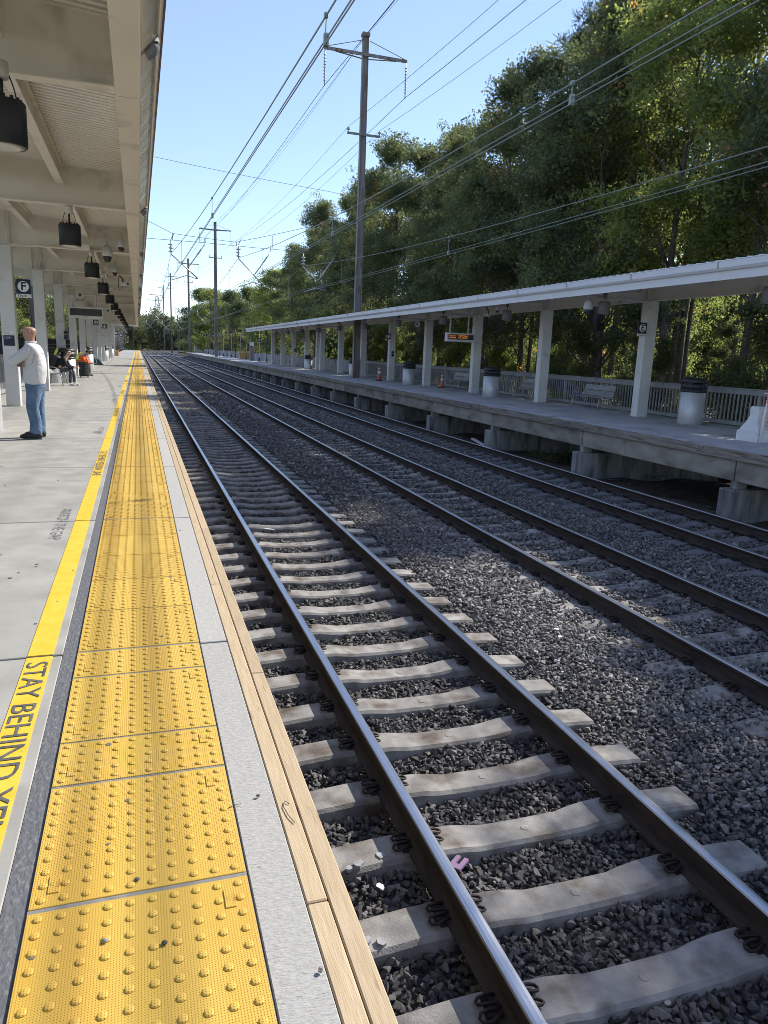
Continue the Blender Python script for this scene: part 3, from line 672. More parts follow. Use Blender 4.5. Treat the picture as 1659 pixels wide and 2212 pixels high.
# ---- far canopy
ff = thing('station_canopy', 'long pale canopy with a deep white fascia on square columns over the opposite platform', 'canopy', (14.95, 25.6, ZF))
FY = [19.55 + 6.13*k for k in range(-2, 12)]; FY = [y for y in FY if y < 88]+[64.0]
Y0f, Y1f = 4.5, 88.6
fcol = MB().cbox(-.2, .2, -.15, .15, 0, 3.5, .012).mesh('column', K['gal'])
for y in FY:
    link('column', fcol, ff, (0, y-25.6, 0))
    mb = MB()
    for s in (-1, 1): mb.box(14.76, 15.14, y+s*.05-.006, y+s*.05+.006, 3.46, 3.86)
    part('bracket', mb, K['cream'], ff, world=True)
zr_ = lambda x: 3.80+(x-12.0)*.062
part('girder', MB().box(14.945, 14.957, Y0f, Y1f, 3.462, 3.90).box(14.85, 15.05, Y0f, Y1f, 3.447, 3.461).box(14.85, 15.05, Y0f, Y1f, 3.901, 3.914), K['cream'], ff, world=True)
for y in np.arange(Y0f+.3, Y1f, 3.065):
    mb = MB(); mb.hexa([(12.08,y-.05,3.56),(17.4,y-.05,3.90),(17.4,y+.05,3.90),(12.08,y+.05,3.56)], [(12.08,y-.05,zr_(12.08)-.05),(17.4,y-.05,zr_(17.4)-.05),(17.4,y+.05,zr_(17.4)-.05),(12.08,y+.05,zr_(12.08)-.05)])
    part('rafter', mb, K['cream'], ff, world=True)
part('roof_deck', MB().hexa([(12.05,Y0f,zr_(12.05)-.045),(17.6,Y0f,zr_(17.6)-.045),(17.6,Y1f,zr_(17.6)-.045),(12.05,Y1f,zr_(12.05)-.045)], [(12.05,Y0f,zr_(12.05)),(17.6,Y0f,zr_(17.6)),(17.6,Y1f,zr_(17.6)),(12.05,Y1f,zr_(12.05))]), K['deck'], ff, world=True)
y = Y0f; i = 0
while y < Y1f:     # roof sheets with raised seams, gutter lengths
    y1 = min(y+.30, Y1f); sh = .012 if i % 2 else 0
    if y < 60: part('roof_sheet', MB().hexa([(12.10,y+.004,zr_(12.1)+.004),(17.5,y+.004,zr_(17.5)+.004),(17.5,y1-.004,zr_(17.5)+.004),(12.10,y1-.004,zr_(12.1)+.004)], [(12.10,y+.004,zr_(12.1)+.05-.03),(17.5,y+.004,zr_(17.5)+.05),(17.5,y1-.02,zr_(17.5)+.03),(12.10,y1-.02,zr_(12.1)+.05)]), K['roofmetal'], ff, world=True)
    y = y1; i += 1
y = Y0f
while y < Y1f:
    y1 = min(y+3.02, Y1f)
    part('gutter', MB().prism([(12.055,3.60),(12.02,3.605),(11.985,3.66),(11.985,3.79),(11.975,3.80),(11.985,3.815),(12.06,3.815)], y+.003, y1-.003, 'y'), K['fascia'], ff, world=True)
    part('fascia_board', MB().cbox(12.07, 12.10, y+.002, y1-.002, 3.41, 3.797, .003), K['fascia'], ff, world=True)
    part('seam_strap', MB().box(11.979, 11.984, y-.02, y+.02, 3.655, 3.79), mat('dull_strap', (.36,.35,.345), .6) if 'dull_strap' not in bpy.data.materials else bpy.data.materials['dull_strap'], ff, world=True)
    y = y1
for i, y in enumerate(FY[:-1]):
    part('drain_pipe', MB().tube([(12.12,y-.1,3.50),(12.6,y-.1,3.47),(14.7,y-.1,3.42),(14.82,y-.12,3.36),(14.84,y-.15,3.2)], .045, 8), K['gal'], ff, world=True) if i % 3 == 2 or i in (2, 4) else None
part('conduit', MB().tube([(14.8,Y0f,3.43),(14.8,Y1f,3.43)], .014, 6), K['cream'], ff, world=True)
lf = None
for i, y in enumerate([13.1+6.13*k for k in range(12)]):
    lab = 'grey cylinder lamp hanging under the far canopy, the %s one from the right edge' % nth(i)
    if lf is None: lf = lamp((13.08, y, 2.97), .60, lab, K['lampgrey'], GF_); lf.scale = (1.05, 1.05, 1)
    else: dup(lf, (13.08, y, 2.97), label=lab)

# ================================================================== SIGNS
def letter_sign(L_, sub, loc, face, label, w=.31, h=.415, double=True, plate=True):
    """face: -1 the panel looks towards -y"""
    t = thing('track_sign', label, 'sign', loc)
    part('panel', MB().cbox(-w/2, w/2, -.012, .012, .085, h, .003), K['navy'], t)
    part('name_strip', MB().cbox(-w/2-.005, w/2+.005, -.014, .014, 0, .083, .003), K['white'], t)
    part('disc', MB().tube([(0,-.0125,.085+(h-.085)/2),(0,-.0165,.085+(h-.085)/2)], w*.385, 28, smooth=False), K['white'], t)
    text_obj('letter', L_, .25*w/.31, K['navy'], t, (0, -.0172, .085+(h-.085)/2), (R(90), 0, 0), ext=.0004, off=.006)
    text_obj('lettering', sub, .085*w/.31, K['navy'], t, (0, -.0148, .040), (R(90), 0, 0), ext=.0004, off=.001)
    return t
letter_sign('F', 'Track 1', (-2.475, 19.42, 2.515), -1, 'letter F sign with white disc above Track 1 on the column beside the standing man')
letter_sign('G', 'Track 1', (-2.43, 50.3, 2.52), -1, 'dark blue letter G sign partly hidden behind the hanging display on the near platform')
letter_sign('H', 'Track 1', (-2.40, 62.6, 2.56), -1, 'dark blue letter H sign above the silver bins on the near platform', w=.33)
letter_sign('I', 'Track 1', (-2.6, 104, 2.5), -1, 'small letter I sign on the first black lamp post past the near canopy', w=.40, h=.6)
letter_sign('J', 'Track 1', (-2.5, 128, 2.5), -1, 'small letter J sign farther along the black lamp posts of the near platform', w=.40, h=.6)
letter_sign('E', 'Track 3', (14.57, 19.33, 2.385), -1, 'dark blue letter E sign above Track 3 on the rightmost far platform column', w=.30)
letter_sign('F', 'Track 3', (14.56, 43.7, 2.385), -1, 'dark blue letter F sign on a far platform column, left of the amber display', w=.33)
letter_sign('G', 'Track 3', (14.5, 68.1, 2.385), -1, 'dark blue letter G sign over the distant bin on the opposite platform', w=.36)
letter_sign('H', 'Track 3', (14.7, 96, 2.3), -1, 'pale letter H sign on a black post just past the opposite canopy', w=.45, h=.6)
def notice(loc, w, h, label, lines, body):
    t = thing('notice', label, 'notice', loc)
    part('header', MB().box(-w/2, w/2, -.004, .0, h*.74, h), K['white'], t); part('panel', MB().box(-w/2, w/2, -.004, .0, 0, h*.735), K['navy'], t)
    for i, s in enumerate(lines): text_obj('lettering', s, .034, K['navy'], t, (-w/2+.015, -.0052, h*.93-i*.034), (R(90), 0, 0), ext=.0002, align='LEFT')
    for i, s in enumerate(body): text_obj('lettering', s, .019, K['white'], t, (-w/2+.015, -.0052, h*.66-i*.024), (R(90), 0, 0), ext=.0002, align='LEFT')
    return t
notice((-2.855, 19.466, 1.41), .235, .33, 'small white and dark blue notice low on the near column behind the standing man', ['Ticketed', 'Passengers Only'], ['Tickets must be', 'presented on request', 'of any employee'])
part_ = thing('small_plate', 'small square grey plate above the notice on the near column', 'plate', (-2.80, 19.465, 1.82)); part('plate', MB().box(-.045, .045, -.004, 0, -.05, .05), K['gal'], part_)
for i, (x, y) in enumerate(((-2.63, 31.73), (14.84, 43.65), (14.97, 74.4))):
    t = thing('number_plate', ['pair of small dark plates on a near platform column', 'pair of small dark plates on the far column beneath the letter F sign', 'small dark plate on a far column near the end of the canopy'][i], 'plate', (x, y, 1.5 if i else 1.72))
    part('plate', MB().box(-.075, .075, -.15 if i else -.15, -.146, .1, .24), K['navy'], t); part('plate', MB().box(-.075, .075, -.15, -.146, -.08, .08), K['navy'], t)
# ---- displays
def display(loc, w, h, label, txt=None):
    t = thing('display_board', label, 'display', loc)
    part('housing', MB().cbox(-w/2, w/2, -.12, .12, 0, h, .012), K['gal'] , t)
    part('screen', MB().box(-w/2+.08, w/2-.06, -.126, -.121, .10, h-.07), K['panel'], t)
    for s in (-.36, .29): part('hanger', MB().tube([(s*w, 0, h), (s*w, 0, 3.62-loc[2])], .035, 8), K['gal'], t); part('hanger_clamp', MB().cbox(s*w-.09, s*w+.09, -.05, .05, 3.60-loc[2], 3.66-loc[2], .004), K['gal'], t)
    text_obj('lettering', 'amtrak' if txt is None else 'amtrak', .05, K['panel'], t, (0, -.122, .045), (R(90), 0, 0), ext=.0004)
    if txt:
        for i, s in enumerate(txt): text_obj('lettering', s, .082, K['led'], t, (-w/2+.12, -.128, h-.13-i*.085), (R(90), 0, 0), ext=.0004, align='LEFT', off=.002)
    return t
display((-1.93, 32.6, 2.49), 1.33, .44, 'blank grey train information display hanging under the near canopy')
display((13.72, 31.0, 2.215), 1.36, .39, 'train information display with amber text hanging under the far canopy', ['TRACK 3     NEXT TRAIN', 'AMTRAK     9:15  LOCAL'])
# ---- cameras and loudspeakers
def dome_cam(loc, s, label, hang=.35):
    t = thing('security_camera', label, 'camera', loc)
    part('housing', MB().lathe([(.03*s,.30*s),(.07*s,.29*s),(.11*s,.22*s),(.125*s,.12*s),(.12*s,.06*s),(.10*s,.05*s)], 0, 0, 0, 20), K['whitep'], t)
    part('dome', MB().lathe([(.098*s,.05*s),(.092*s,0),(.065*s,-.06*s),(0,-.09*s)], 0, 0, 0, 20), K['panel'], t)
    part('stem', MB().tube([(0,0,.29*s),(0,0,.29*s+hang)], .028*s, 8), K['whitep'], t); return t
dome_cam((-.615, 19.25, 3.50), 1.0, 'large white pan-tilt dome camera hanging at the near canopy edge', .22)
dome_cam((-.30, 19.25, 3.74), .72, 'small white dome camera beside the larger one under the near canopy edge', .14)
dome_cam((-.62, 25.6, 3.70), .75, 'small white dome camera under the second beam past the large dome camera', .12)
dome_cam((12.72, 19.5, 3.02), 1.15, 'round white dome camera under the far canopy fascia near the letter E sign', .25)
dome_cam((12.98, 19.9, 3.28), .6, 'tiny white dome camera between the large dome and a grey lamp on the far canopy', .1)
dome_cam((12.8, 25.6, 3.28), .6, 'tiny white dome camera left of a grey lamp over the opposite benches', .1)
def box_cam(loc, rz, label):
    t = thing('security_camera', label, 'camera', loc, rz)
    part('housing', MB().cbox(-.055, .055, -.20, .14, -.045, .05, .01), K['whitep'], t); part('lens', MB().tube([(0,-.205,0),(0,-.201,0)], .035, 14), K['panel'], t)
    part('arm', MB().tube([(0,.05,.05),(0,.08,.18),(-.09,.10,.24),(-.11,.10,.34)], .022, 8), K['black'], t); part('cable', MB().tube([(0,.1,-.04),(-.02,.12,-.17),(-.09,.12,-.2),(-.14,.12,-.12),(-.12,.11,.2)], .008, 6), K['black'], t); return t
box_cam((-.36, 26.3, 3.46), R(35), 'white box camera on a black arm with a looping cable under the near canopy')
box_cam((12.55, 25.9, 3.13), R(-50), 'white bullet camera on the far canopy left of a grey lamp')
def horn(loc, label, rz=0):
    t = thing('loudspeaker', label, 'loudspeaker', loc, rz)
    M = Matrix.Rotation(R(90), 4, 'X')
    part('horn', MB().lathe([(.05,-.16),(.06,-.05),(.15,.0),(.155,.012),(.12,.006),(.05,-.06)], 0, 0, 0, 20).xform(M), K['whitep'], t); part('cone', MB().lathe([(.05,-.02),(.03,.02),(0,.03)], 0, 0, 0, 12).xform(M), K['panel'], t); return t
horn((-2.1, 32.2, 3.37), 'round grey horn loudspeaker above the blank display on the near platform')
horn((-1.5, 44.2, 3.30), 'small horn loudspeaker right of the blank display farther down the near canopy')
horn((14.0, 37.2, 3.15), 'round horn loudspeaker under the far canopy left of the amber display')

# ================================================================== BINS, BENCHES, CONES, BARRIER
def bin_(loc, label, s=1.0, rz=0):
    t = thing('litter_bin', label, 'litter bin', loc, rz, 'silver litter bins with black lids')
    part('body', MB().lathe([(.35,0),(.352,.004),(.352,.86),(.34,.865)], 0, 0, 0, 40), K['binmetal'], t)
    mb = MB(); mb.lathe([(.345,.866),(.365,.87),(.367,.94)], 0, 0, 0, 40); mb.lathe([(.33,.94),(.33,1.10)], 0, 0, 0, 40)
    # lid band with two openings: arc pieces
    for a0, a1 in ((R(215-360), R(125)), (R(160), R(180))) if False else ((R(-130), R(100)), (R(140), R(190))):
        n = 24; vs = []
        for k in range(n+1):
            a = a0+(a1-a0)*k/n; vs += [(math.cos(a)*.367, math.sin(a)*.367, .94), (math.cos(a)*.364, math.sin(a)*.364, 1.12), (math.cos(a)*.34, math.sin(a)*.34, 1.12), (math.cos(a)*.34, math.sin(a)*.34, .94)]
        mb.add(vs, [(4*k+j, 4*k+(j+1) % 4, 4*k+4+(j+1) % 4, 4*k+4+j) for k in range(n) for j in range(4)], 0, True); mb.f += [tuple(len(mb.v)-len(vs)+j for j in range(4)), tuple(len(mb.v)-4+j for j in reversed(range(4)))]; mb.m += [0, 0]; mb.sm += [False]*2
    mb.lathe([(.364,1.12),(.367,1.125),(.364,1.20),(.33,1.235),(.18,1.262),(0,1.27)], 0, 0, 0, 40)
    part('lid', mb, K['blackplastic'], t)
    t.scale = (s, s, 1); return t
BL = ['large silver bin right of the letter E column on the opposite platform',
      'silver bin with a black lid between two benches on the opposite platform', 'silver bin on the opposite platform, left of the amber display, beyond the shorter cone',
      'silver bin partly hidden behind the tall rusty pole', 'distant silver bin under the letter G sign on the opposite platform']
bp_ = [(15.02, 17.32), (14.42, 28.95), (14.42, 39.3), (14.35, 50.3), (14.62, 66.3)]
b0 = bin_((bp_[0][0], bp_[0][1], ZF), BL[0], 1.12, R(35))
for (x, y), l in list(zip(bp_, BL))[1:]: c = dup(b0, (x, y, ZF), label=l); c.scale = (1.0, 1.0, 1)
b0.scale = (.98, .98, 1.04)
NB = [((-2.66, 14.2), 'silver bin cut off by the left edge of the picture near the standing man'), ((-2.70, 31.4), 'silver bin with a black lid right behind the seated man with glasses'), ((-2.82, 46.0), 'silver bin beside the person in the orange vest'),
      ((-2.85, 70.5), 'silver bin past the blue-grey bag on the near platform'), ((-2.9, 88.5), 'farthest silver bin at the end of the near canopy'), ((-3.16, 31.1), 'silver bin tucked behind the bench of the seated man with glasses')]
for (x, y), l in NB: c = dup(b0, (x, y, 0), label=l); c.scale = (1.1, 1.1, 1.04)
def bench(loc, rz, label, back=True, group='metal benches'):
    """long axis x, seat faces -y"""
    t = thing('bench', label, 'bench', loc, rz, group); L_ = 1.83
    def pf(s):   # profile point along the curved seat and back
        P = [(-.26,.44),(-.20,.455),(-.12,.445),(-.04,.435),(.04,.43),(.12,.435),(.18,.46),(.215,.52),(.235,.60),(.255,.68),(.275,.76),(.30,.84)]
        i = min(int(s), len(P)-2); f_ = s-i; return (P[i][0]*(1-f_)+P[i+1][0]*f_, P[i][1]*(1-f_)+P[i+1][1]*f_)
    sl = [(.0,.9),(1.05,1.9),(2.05,2.9),(3.05,3.9),(4.05,4.9),(5.2,6.1)] + ([(6.5,7.3),(7.5,8.2),(8.4,9.1),(9.3,11.0)] if back else [])
    for a, b in sl:
        (u0, w0), (u1, w1) = pf(a), pf(b)
        part('slat', MB().hexa([(-L_/2,u0,w0-.012),(L_/2,u0,w0-.012),(L_/2,u1,w1-.012),(-L_/2,u1,w1-.012)], [(-L_/2,u0,w0),(L_/2,u0,w0),(L_/2,u1,w1),(-L_/2,u1,w1)]), K['slat'], t)
    for x in (-L_/2+.02, -L_/6, L_/6, L_/2-.02):
        endp = abs(x) > L_/3
        if endp or True:
            fr = [(x,*pf(q*.55)) for q in range(0, 20 if back else 11)]; fr = [(p[0], p[1], p[2]-.02) for p in fr]
            part('rib', MB().tube(fr, .014, 6), K['steel'], t)
        if back or endp:
            arc = [(x,-.25,.45),(x,-.22,.56),(x,-.12,.64),(x,.0,.665),(x,.12,.66),(x,.245,.65)] if back else [(x,-.2,.45),(x,-.18,.55),(x,-.05,.6),(x,.08,.6)]
            part('armrest', MB().tube(arc, .014, 6), K['steel'], t)
    for x in (-L_/2+.12 if back else -L_/2+.2, L_/2-.12 if back else L_/2-.2):
        part('leg', MB().tube([(x,-.24,.44),(x,-.275,.30),(x,-.30,.15),(x,-.31,0)], .019, 6), K['steel'], t)
        part('leg', MB().tube([(x,.16,.43),(x,.20,.30),(x,.24,.15),(x,.27,0)], .019, 6), K['steel'], t)
    return t
bb = bench((15.22, 22.55, ZF), R(-90), 'grey slatted bench with armrests just left of the letter E column')
dup(bb, (15.25, 27.15, ZF), label='grey slatted metal bench with armrests partly behind the second far column')
dup(bb, (15.3, 34.6, ZF), label='grey slatted metal bench with an orange cone at its left end')
bk = bench((15.2, 41.4, ZF), R(-90), 'backless dark bench just left of the bin by the taller cone', back=False)
for y, l in ((45.6, 'backless dark bench behind the taller orange cone'), (52.6, 'backless dark bench left of the tall rusty pole'), (58.4, 'backless dark bench beyond the bench left of the rusty pole'), (71.5, 'backless bench near the far end of the canopy, left of the distant bin'), (77.9, 'backless bench second from the far end of the canopy'), (84.6, 'backless bench at the very end of the far canopy')): dup(bk, (15.2, y, ZF), label=l)
dup(bb, (-2.86, 29.3, 0), R(90), label='grey metal bench on the near platform with a seated man in a dark jacket'); 
nb = dup(bb, (-3.05, 56.5, 0), R(90), label='grey metal bench on the near platform beside the blue-grey bag')
dup(bb, (-3.0, 37.7, 0), R(90), label='grey metal bench on the near platform used by the person in the orange vest')
def cone(loc, s, label):
    t = thing('traffic_cone', label, 'traffic cone', loc, 0, 'orange traffic cones')
    part('base', MB().cbox(-.19*s, .19*s, -.19*s, .19*s, 0, .03, .006), K['black'], t)
    rr = lambda z: .135*(1-z/.98)+.022
    for a, b, m_, nm in ((.03,.42,K['orange'],'cone_body'),(.421,.55,K['white'],'reflective_band'),(.551,.66,K['orange'],'cone_middle'),(.661,.74,K['white'],'reflective_band'),(.741,.90,K['orange'],'cone_tip')):
        part(nm, MB().lathe([(rr(a)*s,a*s),(rr(b)*s,b*s)], 0, 0, 0, 18), m_, t)
    return t
cone((13.9, 43.1, ZF), 1.05, 'taller orange and white cone standing alone on the opposite platform'); cone((14.98, 35.75, ZF), .9, 'shorter orange and white cone beside the end of a bench')
bar = thing('plastic_barrier', 'white plastic water-filled barrier with red netting at the right edge of the opposite platform', 'barrier', (13.98, 13.27, ZF), R(2))
def bprof(x0, x1, x2, hw): return None
mb = MB(); X0, X1 = -.86, .86
sec = [(0,.30,0),(.03,.31,0),(.22,.31,0),(.25,.27,.03),(.50,.13,.10),(.58,.12,.13),(.62,.13,.13),(.76,.12,.12),(.79,.10,.14)]
vs = []
for z, hw, inset in sec: vs += [(X0+inset,-hw,z),(X1-inset,-hw,z),(X1-inset,hw,z),(X0+inset,hw,z)]
fs = [(4*i+j, 4*i+(j+1) % 4, 4*i+4+(j+1) % 4, 4*i+4+j) for i in range(len(sec)-1) for j in range(4)]+[(3,2,1,0), tuple(4*(len(sec)-1)+j for j in range(4))]
mb.add(vs, fs); part('barrier_body', mb, K['whitep'], bar)
for x in (-.50, .05, .55): part('barrier_rib', MB().cbox(x-.07, x+.07, -.335, -.29, .02, .24, .01), K['whitep'], bar)
part('marker_pole', MB().tube([(-.84,-.345,.0),(-.78,-.33,.7),(-.68,-.31,1.75)], .021, 8), K['white'], bar); part('pole_ring', MB().tube([(-.86,-.33,1.1),(-.64,-.33,1.1)], .014, 6), K['white'], bar)
mb = MB()     # safety netting, sagging grid with diamond cells
def NP(i, j): return (-.84+i*.062+.02*math.sin(j*1.1), -.36+.03*math.sin(i*.8+j*.5), 1.32-j*.085-.05*i*(j < 5)*(.35)+.02*math.sin(i*1.7))
for i in range(12):
    for j in range(13):
        if j > 5 and i < (j-5)*.3: continue
        if j < 5 and i > 9: continue
        a = NP(i, j)
        for b in ((i+1, j), (i, j+1)):
            if b[0] < 12 and b[1] < 13: mb.tube([a, NP(*b)], .0045, 3, cap=False)
part('safety_netting', mb, K['net'], bar)
# tan grit box, dark cabinet, small far items
t = thing('grit_bin', 'tan plastic grit box standing on the far part of the opposite platform', 'grit box', (15.4, 115, ZF)); part('box', MB().hexa([(-.75,-.5,0),(.75,-.5,0),(.75,.5,0),(-.75,.5,0)], [(-.85,-.6,.85),(.85,-.6,.85),(.85,.6,.85),(-.85,.6,.85)]), K['tan'], t); part('lid', MB().hexa([(-.95,-.68,.86),(.95,-.68,.86),(.95,.68,.86),(-.95,.68,.86)], [(-.85,-.4,1.2),(.85,-.4,1.2),(.85,.6,1.2),(-.85,.6,1.2)]), K['tan'], t)
t = thing('grit_bin', 'small tan box beside the black railing of the near platform', 'grit box', (-2.6, 100, 0)); part('box', MB().cbox(-.3, .3, -.3, .3, 0, .6, .02), K['tan'], t); part('lid', MB().cbox(-.34, .34, -.34, .34, .605, .72, .02), K['tan'], t)
t = thing('phone_post', 'narrow dark cabinet post with an E plate past the far canopy', 'cabinet', (14.8, 103, ZF)); part('cabinet', MB().cbox(-.28, .28, -.2, .2, 0, 1.7, .02), K['pole'], t); part('plate', MB().box(-.25, .25, -.23, -.21, 1.95, 2.5), K['white'], t); part('post', MB().tube([(0,0,1.7),(0,0,4.6)], .05, 6), K['black'], t)
# black lamp posts past the canopies
def lamppost(loc, h, label, arm=1):
    t = thing('lamp_post', label, 'lamp post', loc, 0, 'black swan-neck lamp posts')
    part('post', MB().tube([(0,0,0),(0,0,.5),(0,0,.5),(0,0,h)], [.09,.08,.055,.045], 8), K['black'], t)
    part('arm', MB().tube([(arm*(.45-.45*math.cos(a)), 0, h+.45*math.sin(a)*1.2) for a in np.linspace(0, math.pi, 9)], .03, 6), K['black'], t)
    part('shade', MB().lathe([(.05,h-.0),(.10,h-.06),(.20,h-.20),(.24,h-.34)], arm*.9, 0, 0, 12), K['black'], t); part('lamp_lens', MB().lathe([(0,h-.46),(.13,h-.42),(.2,h-.34)], arm*.9, 0, 0, 10), K['lens'], t)
    return t
lp = None
for i in range(16):
    y = 93.5+6.3*i; lab = 'black swan-neck lamp post on the opposite platform, the %s past the canopy' % nth(i)
    if lp is None: lp = lamppost((15.3, y, ZF), 4.3, lab, -1)
    else: dup(lp, (15.3, y, ZF), label=lab)
for i in range(13):
    y = 101+7*i; dup(lp, (-3.25, y, 0), R(180), label='black lamp post on the near platform, the %s past the canopy' % nth(i))
rl = thing('railing', 'black metal railing along the far part of the near platform', 'railing', (-3.5, 99, 0))
part('top_rail', MB().box(-3.53, -3.47, 99, YE, 1.2, 1.27), K['black'], rl, world=True)
for z in (.15,): part('bottom_rail', MB().box(-3.52, -3.48, 99, YE, z, z+.05), K['black'], rl, world=True)
mb = MB(); 
for y in np.arange(99, YE, .35): mb.box(-3.515, -3.485, y-.02, y+.02, .2, 1.2)
o = part('baluster', mb, K['black'], rl, world=True)
rl2 = thing('railing', 'black metal railing behind the second and third near columns', 'railing', (-4.1, 27, 0))
for z in (1.62, 1.35): part('rail', MB().box(-4.13, -4.07, 24, 60, z, z+.05), K['black'], rl2, world=True)
bm_ = MB().box(-.018, .018, -.018, .018, .9, 1.62).mesh('baluster', K['black'])
for y in np.arange(24.2, 60, .3): link('baluster', bm_, rl2, (0, y-27, 0))
# ================================================================== OVERHEAD LINE
def polemake(loc, h, arms, label, w0=.42, w1=.33, group='rusty steel catenary poles'):
    t = thing('catenary_pole', label, 'catenary pole', loc, 0, group)
    mb = MB()   # H-section mast
    for s in (-1, 1): mb.hexa([(s*w0/2-.012,-w0*.42,0),(s*w0/2+.012,-w0*.42,0),(s*w0/2+.012,w0*.42,0),(s*w0/2-.012,w0*.42,0)], [(s*w1/2-.012,-w1*.42,h),(s*w1/2+.012,-w1*.42,h),(s*w1/2+.012,w1*.42,h),(s*w1/2-.012,w1*.42,h)])
    mb.hexa([(-w0/2+.013,-.015,0),(w0/2-.013,-.015,0),(w0/2-.013,.015,0),(-w0/2+.013,.015,0)], [(-w1/2+.013,-.015,h),(w1/2-.013,-.015,h),(w1/2-.013,.015,h),(-w1/2+.013,.015,h)])
    part('mast', mb, K['pole'], t)
    if arms:
        part('pole_cap', MB().cbox(-.24, .24, -.22, .22, h+.002, h+.22, .03), K['pole'], t)
        part('cross_arm', MB().hexa([(-2.6,-.30,h-1.12),(2.6,-.30,h-1.12),(2.6,-.22,h-1.12),(-2.6,-.22,h-1.12)], [(-2.6,-.30,h-.95),(2.6,-.30,h-.95),(2.6,-.22,h-.95),(-2.6,-.22,h-.95)]), K['pole'], t)
        part('cross_arm_brace', MB().tube([(-1.9,-.2,h-1.1),(0,.28,h-1.1),(1.9,-.2,h-1.1)], .04, 5), K['pole'], t)
        part('guy_rod', MB().tube([(-2.5,-.25,h-.95),(-.2,-.2,h-.25)], .022, 5).tube([(2.5,-.25,h-.95),(.2,-.2,h-.25)], .022, 5), K['pole'], t)
        part('low_arm', MB().box(-1.05, 1.05, -.28, -.19, h-5.52, h-5.40), K['pole'], t)
        for s in (-1, 1):
            mb = MB(); z = h-1.15
            mb.tube([(s*2.55,-.26,z+.05),(s*2.55,-.26,z-1.95)], .03, 6)
            for k in range(9): mb.lathe([(.03,0),(.085,.02),(.085,.035),(.03,.05)], s*2.55, -.26, z-.30-k*.17, 8)
            part('insulator_string', mb, K['porc'], t)
            part('pin_insulator', MB().lathe([(.03,0),(.03,.10),(.11,.12),(.11,.15),(.05,.17),(.09,.19),(.09,.22),(.03,.25),(0,.26)], s*1.0, -.235, h-5.40, 8), K['porc'], t)
    return t
PO = [(13.55, 47.1, 20.1), (12.75, 131., 21.6), (11.35+1.2, 197.5, 24.), (12.3, 296, 29.), (12.6, 385, 31.)]
polemake((PO[0][0], PO[0][1], ZF), 20.15, True, 'tall rusty catenary pole rising through the opposite platform, the nearest and largest one')
PL = ['second rusty catenary pole, standing on the far end part of the opposite platform', 'third catenary pole, just beyond the end of the opposite platform', 'fourth catenary pole down the line', 'fifth catenary pole down the line']
for (x, y, h), l in zip(PO[1:], PL): polemake((x, y, -.06 if y < YE else -1.4), h, True, l, .5, .4)
polemake((13.55, -36, -.06), 20.15, True, 'catenary pole behind the camera on the opposite platform side')
for i, (x, y, h) in enumerate(((-5.62, 47.1, 12.6), (-6.4, 131, 13.5), (-6.4, 214, 14.), (-1.5, 300, 15.), (-5.6, -36, 12.6))): polemake((x, y, -1), h, False, ['dark catenary pole standing behind the near platform, seen between its columns', 'plain catenary pole left of the tracks past the near canopy', 'plain catenary pole left of the tracks near the platform end', 'plain catenary pole left of the line where the tracks disappear', 'plain catenary pole behind the camera on the left'][i], .22, .2)
def sagline(a, b, sag, n=16):
    a, b = Vector(a), Vector(b); return [a.lerp(b, i/n) - Vector((0, 0, 4*sag*(i/n)*(1-i/n))) for i in range(n+1)]
SUP = [-36, 47.1, 131, 197.5, 296, 385]
CZ = {0: (5.36, 6.86), 1: (5.22, 6.9), 2: (5.15, 6.72)}; OFF = [(.25, -.25)]
WX = [[2.85, 2.02, 2.25, 2.2, 2.3, 4.], [6.1, 5.95, 6.1, 6.0, 6.1, 8.], [10.2, 9.95, 9.7, 9.7, 9.7, 12.]]
MID = [5.70, 5.42, 5.15]; CON = [5.40, 5.18, 4.86]
WL = ['overhead catenary wires with droppers above the track beside the near platform', 'overhead catenary wires with droppers above the middle track', 'overhead catenary wires with droppers above the far track, crossing in front of the trees']
for t in range(3):
    th = thing('overhead_wires', WL[t], 'overhead wires', (WX[t][1], 47.1, CZ[t][0]))
    cont = []; mess = []; aux = []; hang = MB()
    for k in range(len(SUP)-1):
        y0, y1 = SUP[k], SUP[k+1]; xa, xb = WX[t][k], WX[t][k+1]
        zc0 = CZ[t][0]; zc1 = CZ[t][0]; zm = CZ[t][1]; zmid = MID[t]+.02; cz = CON[t] if k == 0 else CZ[t][0]
        n = 18
        for i in range(n+(k == len(SUP)-2)):
            f_ = i/n; y = y0+(y1-y0)*f_; x = xa+(xb-xa)*f_; q = (2*f_-1)**2
            c = cz+(zc1-cz)*q; m_ = zmid+(zm-zmid)*q; a_ = c+.10+.05*q
            cont.append((x, y, c)); mess.append((x+.01, y, m_)); aux.append((x+.025, y, a_ if k else c+.09))
            if k < 2 and i % 3 == 1 and i: hang.tube([(x, y, c), (x+.01, y, m_)], .008, 4, cap=False); hang.cbox(x-.02, x+.045, y-.03, y+.03, c-.02, c+.13, .005); hang.cbox(x-.02, x+.03, y-.03, y+.03, m_-.03, m_+.03, .005)
    part('contact_wire', MB().tube(cont, .0105, 5), K['wire'], th, world=True); part('auxiliary_wire', MB().tube(aux, .0105, 5), K['wire'], th, world=True)
    part('messenger_wire', MB().tube(mess, .0125, 5), K['wire'], th, world=True); part('dropper', hang, K['wire'], th, world=True)
